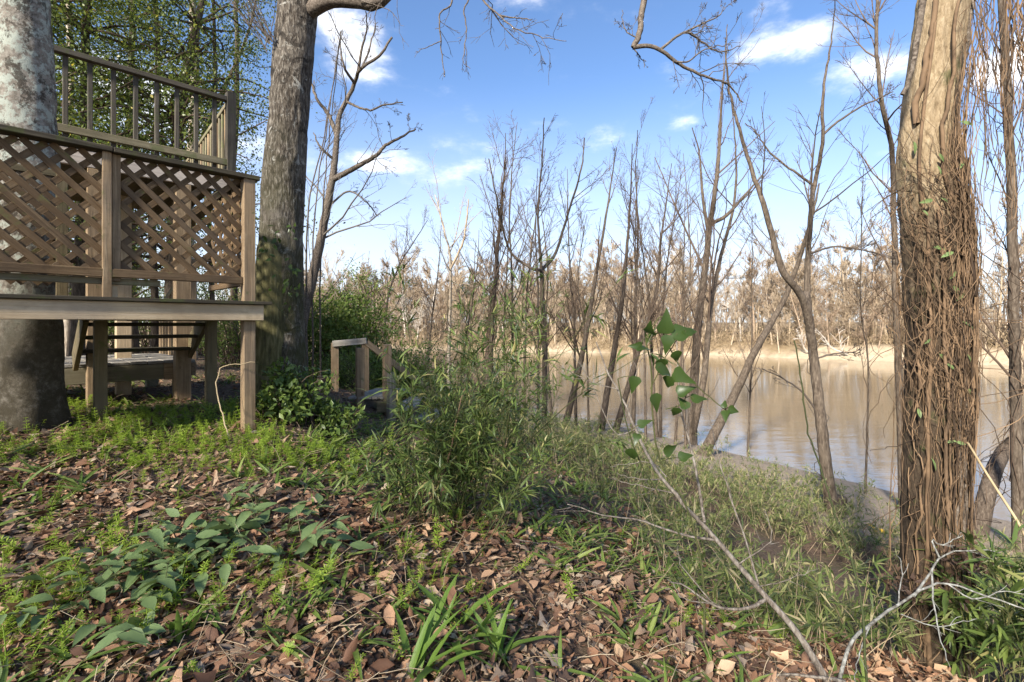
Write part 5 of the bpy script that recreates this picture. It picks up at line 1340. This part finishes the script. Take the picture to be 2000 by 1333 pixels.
def build_green():
    rng = np.random.default_rng(27); BT = bedstraw_templates(); pos = []
    n = 60000; d = 1.4 + 8 * rng.random(n) ** 1.1; x = rng.uniform(-1.15, .6, n) * d; y = d; s = poly_sd(NEAR, NEAR_LAND, x, y)
    dn = fbm(np.stack([x * 1.1, y * 1.1, 0 * x], -1), 3, 51)
    px = 1000 + F * x / y; py = HOR + F * (EYE - gz(x, y)) / y
    band = sstep(3.0, 3.5, y) * sstep(5.6, 4.5, y) * sstep(-.9, -1.6, x) * sstep(.36, .52, dn) * 1.0
    spots = np.zeros(n)
    for cx, cy, rx, k in ((-1.25, 2.75, .35, .8), (-2.05, 1.95, .35, .8), (-1.3, 2.05, .22, .5), (-.62, 2.45, .30, .6), (-.95, 2.3, .3, .5), (-.3, 2.2, .3, .25), (-1.9, 2.5, .3, .35), (-.7, 3.4, .5, .45), (-1.3, 3.5, .5, .5)):
        spots = np.maximum(spots, k * np.exp(-((x - cx) ** 2 + (y - cy) ** 2) / (2 * rx * rx * .5)) * sstep(.38, .5, dn))
    k = (rng.random(n) < np.maximum(band * .45, np.maximum(spots * .36, .02 * sstep(.5, .62, dn)))) & (s > 8.8); x, y = x[k], y[k]; n = len(x); z = gz(x, y); print('bedstraw', n)
    V, Q = instance(BT, np.column_stack([x, y, z]), rand_dirs(n, rng) * [1, 1, .2], np.array([0, 0, 1.0]) + rng.normal(size=(n, 3)) * .35, np.clip(rng.lognormal(math.log(.08), .38, n), .035, .17), rng)
    single('bedstraw', V, Q, M['bedstraw'], (-2, 4, .4), 'bright green low bedstraw weeds spreading before the deck', 'weeds', kind='stuff')
    # strap-leaved weeds
    ST = [leaf_template([(0, .03), (.3, .06), (.7, .045), (1, .0)], .35, dr) for dr in (.25, .6, .9)]
    n = 2700; d = 1.5 + 6.5 * rng.random(n) ** 1.1; x = rng.uniform(-1.1, .75, n) * d; y = d; s = poly_sd(NEAR, NEAR_LAND, x, y); dn = fbm(np.stack([x * 1.4, y * 1.4, 0 * x], -1), 3, 71)
    w = sstep(.5, .66, dn) * .35 + sstep(2.6, 3.3, y) * sstep(-2.3, -1.2, x) * .55 + .03
    k = (rng.random(n) < w) & (s > 7.5); x, y = x[k], y[k]; z = gz(x, y); P, A, S = [], [], []
    for i in range(len(x)):
        m = rng.integers(4, 10); a = rng.uniform(0, 6.28, m); P += [np.array([x[i], y[i], z[i]])] * m; A += [np.array([math.cos(t), math.sin(t), rng.uniform(.4, 1.5)]) for t in a]; S += list(rng.uniform(.07, .19, m))
    V, Q = instance(ST, np.array(P), np.array(A), np.tile([0, 0, 1.0], (len(P), 1)) + rng.normal(size=(len(P), 3)) * .3, np.array(S), rng)
    single('ground_weeds', V, Q, M['weed'], (-1, 3.5, .3), 'dark green strap-leaved weeds dotted through the fallen leaves', 'weeds', kind='stuff')


def build_plants():
    rng = np.random.default_rng(37)
    # trailing broad-leaved plants
    OV = leaf_template([(0, .02), (.12, .13), (.35, .23), (.6, .19), (.85, .08), (1, .0)], .28, .22)
    lm = []
    for k in range(5):
        V, Q = leaf_template([(0, .02), (.12, .12), (.35, .225), (.6, .19), (.85, .08), (1, .0)], .15 + .1 * k, .08 + .10 * k); me = make_mesh('leaf', V, Q); me.materials.append(M['broadleaf']); lm.append(me)
    sp = [(300, 1130), (350, 1085), (400, 1060), (455, 1085), (395, 1115), (335, 1165), (500, 1045), (560, 1060), (600, 1085), (460, 1035), (250, 1180), (185, 1190), (545, 1110), (120, 1215), (300, 1250)]
    wh = ['highest', 'second', 'third', 'fourth', 'fifth']
    labs = ['broad-leaved trailing plant left of the patch middle, leaves hanging low', 'broad-leaved plant high on the patch, grey-green leaves', 'broad-leaved plant at the patch top toward the deck', 'broad-leaved plant in the patch centre', 'broad-leaved plant just below the patch centre', 'broad-leaved plant with dark drooping leaves at the patch lower edge', 'broad-leaved plant at the upper right of the patch', 'broad-leaved plant near the patch tip toward the cane', 'broad-leaved plant at the very tip of the patch toward the cane', 'broad-leaved plant at the back of the patch', 'broad-leaved plant sprawling low toward the corner', 'broad-leaved plant with a long single leaf near the corner', 'broad-leaved plant hanging over leaves below the tip', 'outlying broad-leaved plant nearest the corner', 'outlying broad-leaved plant below the patch with narrow leaves']
    for (px, py), lab in zip(sp, labs):
        b = hit(px, py); t = thing('trailing_plant', tuple(b), lab, 'plant', 'broad-leaved plants in the foreground patch'); T = Tubes()
        for j in range(rng.integers(3, 5)):
            a = rng.uniform(0, 6.28); P = walk(b, np.array([math.cos(a) * .9, math.sin(a) * .9, 1.0]), rng.uniform(.18, .34), 7, -.55, .08, rng); T.add(P, np.linspace(.0025, .0014, 7), 4)
            for i in range(1, 7):
                if rng.random() < .12: continue
                tg = nrm(P[min(i + 1, 6)] - P[i - 1]); sd = np.cross(tg, [0, 0, 1.0]) * (1 if i % 2 else -1) + tg * .5 + rng.normal(size=3) * .25; sd[2] -= .1
                o = bpy.data.objects.new('leaf', lm[rng.integers(0, 5)]); COL.objects.link(o); o.parent = t
                x = nrm(sd); up = np.array([0, 0, 1.0]) + rng.normal(size=3) * .3; y = nrm(np.cross(up, x)); z = np.cross(x, y); s = rng.uniform(.075, .12); p = P[i] - b
                o.matrix_basis = Matrix(((x[0] * s, y[0] * s, z[0] * s, p[0]), (x[1] * s, y[1] * s, z[1] * s, p[1]), (x[2] * s, y[2] * s, z[2] * s, p[2]), (0, 0, 0, 1)))
        V, Q = T.data(); part('stem', V, Q, M['green_stem'], t)
    # grass tufts with broad blades
    bm_ = []
    for k in range(4):
        V, Q = leaf_template([(0, .030), (.15, .052), (.4, .056), (.7, .040), (.9, .018), (1, .0)], .35, .15 + .22 * k); me = make_mesh('blade', V, Q); me.materials.append(M['blade']); bm_.append(me)
    tufts = [((900, 1250), 20, .26, 'largest clump of broad green grass blades near the lower edge'), ((820, 1325), 14, .24, 'grass clump cut by the lower edge below the largest one'), ((985, 1300), 14, .24, 'grass clump beside the largest one, toward the slope'), ((345, 1255), 14, .18, 'dark green grass clump standing alone below the broad leaves'), ((460, 1215), 9, .15, 'small grass clump between the broad leaves and the largest clump'), ((1110, 1120), 5, .12, 'tiny grass tuft on the break of the slope'), ((560, 1215), 7, .16, 'slim grass tuft with one long slanting blade'),
             ((885, 1010), 10, .17, 'grass tuft at the foot of the dense cane clump'), ((1090, 1050), 9, .16, 'grass tuft on the slope edge past the cane clump'), ((1395, 1295), 6, .12, 'little grass tuft by the foot of the leaning dead sapling'), ((70, 985), 9, .14, 'dark grass tuft in the leaves at the far side'), ((570, 950), 9, .16, 'grass tuft with yellowing blades above the broad leaves'), ((250, 1060), 4, .13, 'single slanting blade tuft left of the broad leaves'), ((130, 1290), 8, .16, 'grass tuft among bedstraw in the corner')]
    for (px, py), m, L, lab in tufts:
        b = hit(px, py); t = thing('grass_tuft', tuple(b), lab, 'grass', 'grass tufts in the leaves')
        for j in range(m):
            a = rng.uniform(0, 6.28); e = rng.uniform(.7, 2.6); x = nrm(np.array([math.cos(a), math.sin(a), e])); up = np.array([-math.cos(a), -math.sin(a), .6]) + rng.normal(size=3) * .3; y = nrm(np.cross(up, x)); z = np.cross(x, y); s = L * rng.uniform(.55, 1.15); p = rng.normal(size=3) * [.022, .022, 0]
            if px == 900: p = p * 2.2
            o = bpy.data.objects.new('blade', bm_[rng.integers(0, 4)]); COL.objects.link(o); o.parent = t
            o.matrix_basis = Matrix(((x[0] * s, y[0] * s, z[0] * s, p[0]), (x[1] * s, y[1] * s, z[1] * s, p[1]), (x[2] * s, y[2] * s, z[2] * s, p[2] - .005), (0, 0, 0, 1)))


build_litter(); build_green(); build_plants()


# ------------------------------------------------------------------ leaning dead sapling, lichened branch, briers, stumps
def build_foreground_branches():
    rng = np.random.default_rng(77); cfg_min[0] = .0016
    # leaning dead sapling
    d0 = 2.15
    def at2(x, y): f = np.clip((1333 - y) / 660, 0, 1.1); return at(x, y, 2.05 + .75 * f)
    b = at2(1650, 1335); b[2] = gz1(b[0], b[1]) - .0
    main = [b, at2(1560, 1240), at2(1490, 1160), at2(1400, 1055), at2(1330, 980), at2(1270, 900), at2(1225, 800), at2(1190, 730), at2(1163, 668)]
    t = thing('leaning_sapling', tuple(b), 'grey dead sapling leaning across the slope with bare side twigs', 'sapling'); T = Tubes(); P, r = limb(T, main, .0155, .0035, 40, 8, rng, .003); V, Q = T.data(); part('stem', V, Q, M['lichen_twig'], t)
    T = Tubes(); tw = [(3, .6, .3, .1, .12, 5, 3, .3)]
    for pts, r0 in (([(1395, 1055), (1330, 1045), (1250, 1020), (1180, 1005), (1110, 985)], .007), ([(1375, 1020), (1368, 960), (1350, 880), (1332, 800), (1325, 740), (1320, 605)], .008), ([(1325, 970), (1290, 960), (1230, 945), (1195, 935)], .004), ([(1300, 940), (1250, 935), (1205, 925)], .004), ([(1300, 930), (1270, 905), (1190, 912)], .0035),
                    ([(1240, 840), (1200, 845), (1150, 740), (1118, 690)], .0035), ([(1205, 760), (1150, 745), (1080, 710)], .003), ([(1225, 800), (1255, 700), (1290, 620)], .003), ([(1500, 1170), (1455, 1185), (1400, 1185), (1340, 1150), (1300, 1130)], .009), ([(1395, 1182), (1350, 1130), (1330, 1100), (1322, 1060)], .004), ([(1385, 1178), (1340, 1170), (1310, 1140)], .003),
                    ([(1470, 1130), (1455, 1050), (1425, 960), (1395, 820), (1375, 740)], .005), ([(1440, 1100), (1500, 1050), (1490, 990)], .004), ([(1480, 1150), (1540, 1140), (1600, 1110)], .003), ([(1650, 1333), (1600, 1310), (1530, 1320), (1480, 1333)], .008)):
        q, rr = limb(T, [at2(x, y) + [0, rng.normal() * .02, 0] for x, y in pts], r0, r0 * .35, 14, 5, rng, .004); branch_out(T, q, rr, 0, tw, rng)
    V, Q = T.data(); part('twigs', V, Q, M['lichen_twig'], t, kind='stuff')
    # lichened branch
    def at3(x, y): return at(x, y, 2.05 + .5 * (1333 - y) / 300)
    b = at3(1628, 1300); b[2] = gz1(b[0], b[1]) + .0
    t = thing('lichened_branch', tuple(b), 'pale lichen-crusted branch propped against the foot of the vine-covered tree', 'branch'); T = Tubes()
    P, r = limb(T, [b, at3(1660, 1260), at3(1700, 1220), at3(1755, 1180), at3(1815, 1145), at3(1850, 1140), at3(1930, 1165), at3(2010, 1195)], .0085, .003, 24, 7, rng, .003); V, Q = T.data(); part('stem', V, Q, M['lichen_grey'], t)
    T = Tubes()
    for pts, r0 in (([(1785, 1165), (1820, 1115), (1840, 1085), (1900, 1075), (1950, 1080)], .006), ([(1835, 1090), (1820, 1055), (1840, 1065), (1876, 1048)], .005), ([(1755, 1180), (1757, 1150), (1762, 1110), (1755, 1090)], .004), ([(1820, 1115), (1825, 1190), (1850, 1290)], .005), ([(1850, 1140), (1900, 1170), (1960, 1155), (2000, 1160)], .004), ([(1700, 1220), (1680, 1270), (1665, 1333)], .004), ([(1760, 1200), (1830, 1225), (1900, 1210)], .003)):
        q, rr = limb(T, [at3(x, y) for x, y in pts], r0, r0 * .4, 12, 5, rng, .004); branch_out(T, q, rr, 0, tw, rng)
    V, Q = T.data(); part('twigs', V, Q, M['lichen_grey'], t, kind='stuff')
    # pale broken stick at the right edge
    T = Tubes(); P, r = limb(T, [at(1890, 865, 2.9), at(1930, 930, 2.9), at(1975, 1000, 2.85), at(2010, 1060, 2.8), at(2050, 1200, 2.7), np.array([2.85, 2.62, gz1(2.85, 2.62)])], .006, .011, 20, 6, rng, .004); V, Q = T.data()
    single('broken_stick', V, Q, M['straw_stick'], P[-1], 'straw-coloured broken stick slanting at the edge past the vine-covered tree', 'stick')
    # greenbrier with heart-shaped leaves
    b = hit(1412, 1235); b[1] = 2.2; b[0] = (1345 - 1000) / F * 2.2; b[2] = gz1(b[0], b[1])
    t = thing('greenbrier', tuple(b), 'greenbrier with large dark heart-shaped leaves climbing the leaning sapling', 'vine'); T = Tubes()
    D = 2.25; SP = []; T2 = Tubes()
    for pts, r0 in (([(1370, 1333), (1375, 1150), (1345, 1000), (1290, 900), (1275, 820), (1270, 720), (1262, 660)], .004), ([(1390, 1180), (1300, 990), (1240, 880), (1215, 790), (1208, 740)], .003), ([(1290, 640), (1330, 720), (1390, 780), (1425, 810)], .0025), ([(1270, 760), (1300, 700), (1330, 650)], .0022), ([(1262, 660), (1290, 620), (1310, 640)], .0022), ([(1300, 800), (1330, 790), (1350, 760)], .002)):
        SP.append(limb(T, [at(x, y, D) for x, y in pts], r0 * 1.3, r0 * .9, 18, 5, rng, .003)[0])
    V, Q = T.data(); part('stem', V, Q, M['green_stem'], t)
    SP = np.vstack(SP)
    H = [leaf_template([(-.16, .20), (-.04, .36), (.10, .42), (.26, .34), (.45, .23), (.72, .13), (.90, .05), (1, .0)], f, dr) for f, dr in ((.25, .15), (.5, .3), (.1, .35))]
    for x, y, sx, sy, s in ((1298, 645, .1, 1, .085), (1270, 650, -.4, .5, .075), (1320, 655, .9, .25, .095), (1340, 650, .9, .5, .06), (1262, 680, -1, .2, .06), (1305, 660, -.1, -.6, .075), (1292, 705, 0, -.9, .07), (1320, 690, .3, -.8, .06), (1250, 678, -.9, .1, .05), (1285, 720, .9, -.3, .08), (1320, 730, .7, -.5, .08), (1310, 740, -.2, -1, .06), (1278, 775, .2, -.8, .07), (1328, 768, .7, .4, .07), (1340, 795, -.3, .6, .06), (1355, 780, 1, .2, .065), (1322, 800, -.1, -.9, .055), (1418, 805, -.3, -.7, .05), (1415, 795, .2, .9, .035), (1425, 800, .8, -.2, .04), (1240, 740, -.2, -1, .06), (1235, 880, .1, -.6, .06), (1245, 850, -.4, -.6, .05), (1250, 830, .5, .3, .05), (1300, 880, 1, .2, .06), (1330, 895, .9, .3, .055)):
        ax = np.array([sx, rng.normal() * .45 - .1, sy]); nm = np.array([rng.normal() * .5, -1, .5 + rng.normal() * .4])
        lb = at(x, y, D - .03); kn = SP[np.argmin(((SP - lb) ** 2).sum(1))]; T2.add(catmull([kn, (kn + lb) / 2 + [0, -.01, .012], lb], 6), .0017, 4)
        V, Q = instance(H, [lb], [ax], [nm], np.array([s * rng.uniform(1.0, 1.25)]), rng); part('leaf', V, Q, M['smilax'], t)
    V, Q = T2.data(); part('leaf_stalks', V, Q, M['green_stem'], t, kind='stuff')
    # thorny brier stem arching down the slope
    b = np.array(G(1.55, 2.15)); T = Tubes(); P, r = limb(T, [b, at(1690, 1300, 2.15), at(1685, 1200, 2.2), at(1665, 1100, 2.3), at(1632, 1010, 2.4), at(1605, 920, 2.5), at(1580, 850, 2.5), at(1570, 770, 2.5), at(1550, 665, 2.5)], .0055, .003, 40, 6, rng, .003)
    for i in range(2, 38, 2):
        dd = side_dir(P[i + 1] - P[i], 1.2, rng); T.add(np.array([P[i], P[i] + dd * .006, P[i] + dd * .013]), np.array([.0022, .0012, .0002]), 4)
    V, Q = T.data(); single('brier_stem', V, Q, M['green_dark'], b, 'single dark green thorny brier stem rising before the water', 'vine')
    # second thin brier
    T = Tubes(); b = np.array(G(.95, 1.75)); limb(T, [b, at(1450, 1300, 1.85), at(1400, 1230, 1.95), at(1340, 1130, 2.1), at(1290, 1060, 2.2), at(1270, 960, 2.3), at(1268, 900, 2.3)], .0028, .0018, 30, 5, rng, .003); V, Q = T.data(); single('brier_stem', V, Q, M['green_stem'], b, 'thin olive brier stem trailing in front of the leaning sapling', 'vine')
    # drooping vine by the corner post
    T = Tubes(); P, r = limb(T, [at(490, 855, 4.0), at(455, 870, 3.8), at(432, 800, 3.85), at(424, 770, 3.9), at(430, 720, 3.95), at(470, 712, 4.0), at(500, 705, 4.05)], .006, .0035, 30, 6, rng, .006); P2 = hit(492, 892); limb(T, [P[0], (P[0] + P2) / 2, P2], .006, .005, 8, 6, rng, .003)
    V, Q = T.data(); single('hanging_vine', V, Q, M['straw_stick'], P2, 'pale bare vine curving down before the corner post', 'vine')
    T = Tubes()
    for pts in ([(490, 400), (515, 480), (560, 560), (600, 580)], [(510, 560), (560, 620), (600, 660)], [(498, 710), (540, 720), (600, 740), (650, 780)]): limb(T, [at(x, y, 5.0) for x, y in pts], .0035, .002, 18, 5, rng, .006)
    V, Q = T.data(); b = P2 + [.3, .8, 0]; t = thing('ivy_vine', tuple(at(545, 700, 5.0)), 'thin creeper with a few glossy green leaves on the mossy stem of the oak', 'vine'); part('stem', V, Q, M['green_stem'], t)
    n = 46; c = np.array([at(562, 540, 4.98), at(575, 575, 4.98), at(560, 460, 5.0), at(520, 480, 5.0)])[rng.integers(0, 4, n)] + rng.normal(size=(n, 3)) * [.07, .05, .09]
    for k in range(n):
        V, Q = instance([LEAF_F[k % 3]], [c[k]], [rand_dirs(1, rng)[0] + [0, 0, -.5]], [np.array([rng.normal() * .5, -1, .5])], np.array([rng.uniform(.05, .09)]), rng); part('leaf', V, Q, M['smilax'], t)
    # stumps
    def stump(px, py, d, r, h, lab, mt):
        b = np.array(G((px - 1000) / F * d, d)); V, Q = trunk_mesh([b - [0, 0, .1], b + [0, 0, h * .3], b + [.01, 0, h * .7], b + [.02, 0, h * .96], b + [.02, 0, h], b + [.02, 0, h + .005]], [r * 1.15, r, r * .95, r * .9, r * .55, .004], 28, 40, r * .10, (14, 14, 4), .25, 4, px, True, .1)
        single('tree_stump', V, Q, M[mt], b, lab, 'stump')
    stump(1636, 1000, 8.3, .11, .26, 'short cut stump at the foot of the forked tree', 'sapling_bark'); stump(628, 752, 6.6, .065, .22, 'small dark stump left of the stair head posts', 'dark_bark')
    # yellow scrap on the shore
    V, Q = instance([LIT[1], LIT[3]], np.array([at(1712, 1022, 7.6)] * 3) * 0 + np.array([G(5.58, 7.6)] * 3) + [[0, 0, .03], [.05, .02, .04], [-.04, .03, .03]], rand_dirs(3, rng) * [1, 1, .3], np.array([[.1, -.5, 1]] * 3), np.array([.14, .12, .11]), rng)
    single('yellow_leaves', V, Q, M['yellow'], G(5.58, 7.6), 'small heap of bright yellow leaves on the muddy shore', 'leaves')


M['lichen_grey'] = mat_bark('lichen_grey', (.06, .052, .042), (.16, .155, .135), (.31, .31, .28), (30, 30, 30), bump=.002)
M['straw_stick'] = mat_twig('straw_stick', (.36, .27, .15), (.46, .36, .22))
M['green_dark'] = mat_twig('green_dark', (.035, .045, .016), (.05, .06, .02))
M['yellow'] = mat_leaf('yellow', [(0, (.55, .33, .03)), (1, (.7, .45, .05))], .2)
build_foreground_branches()
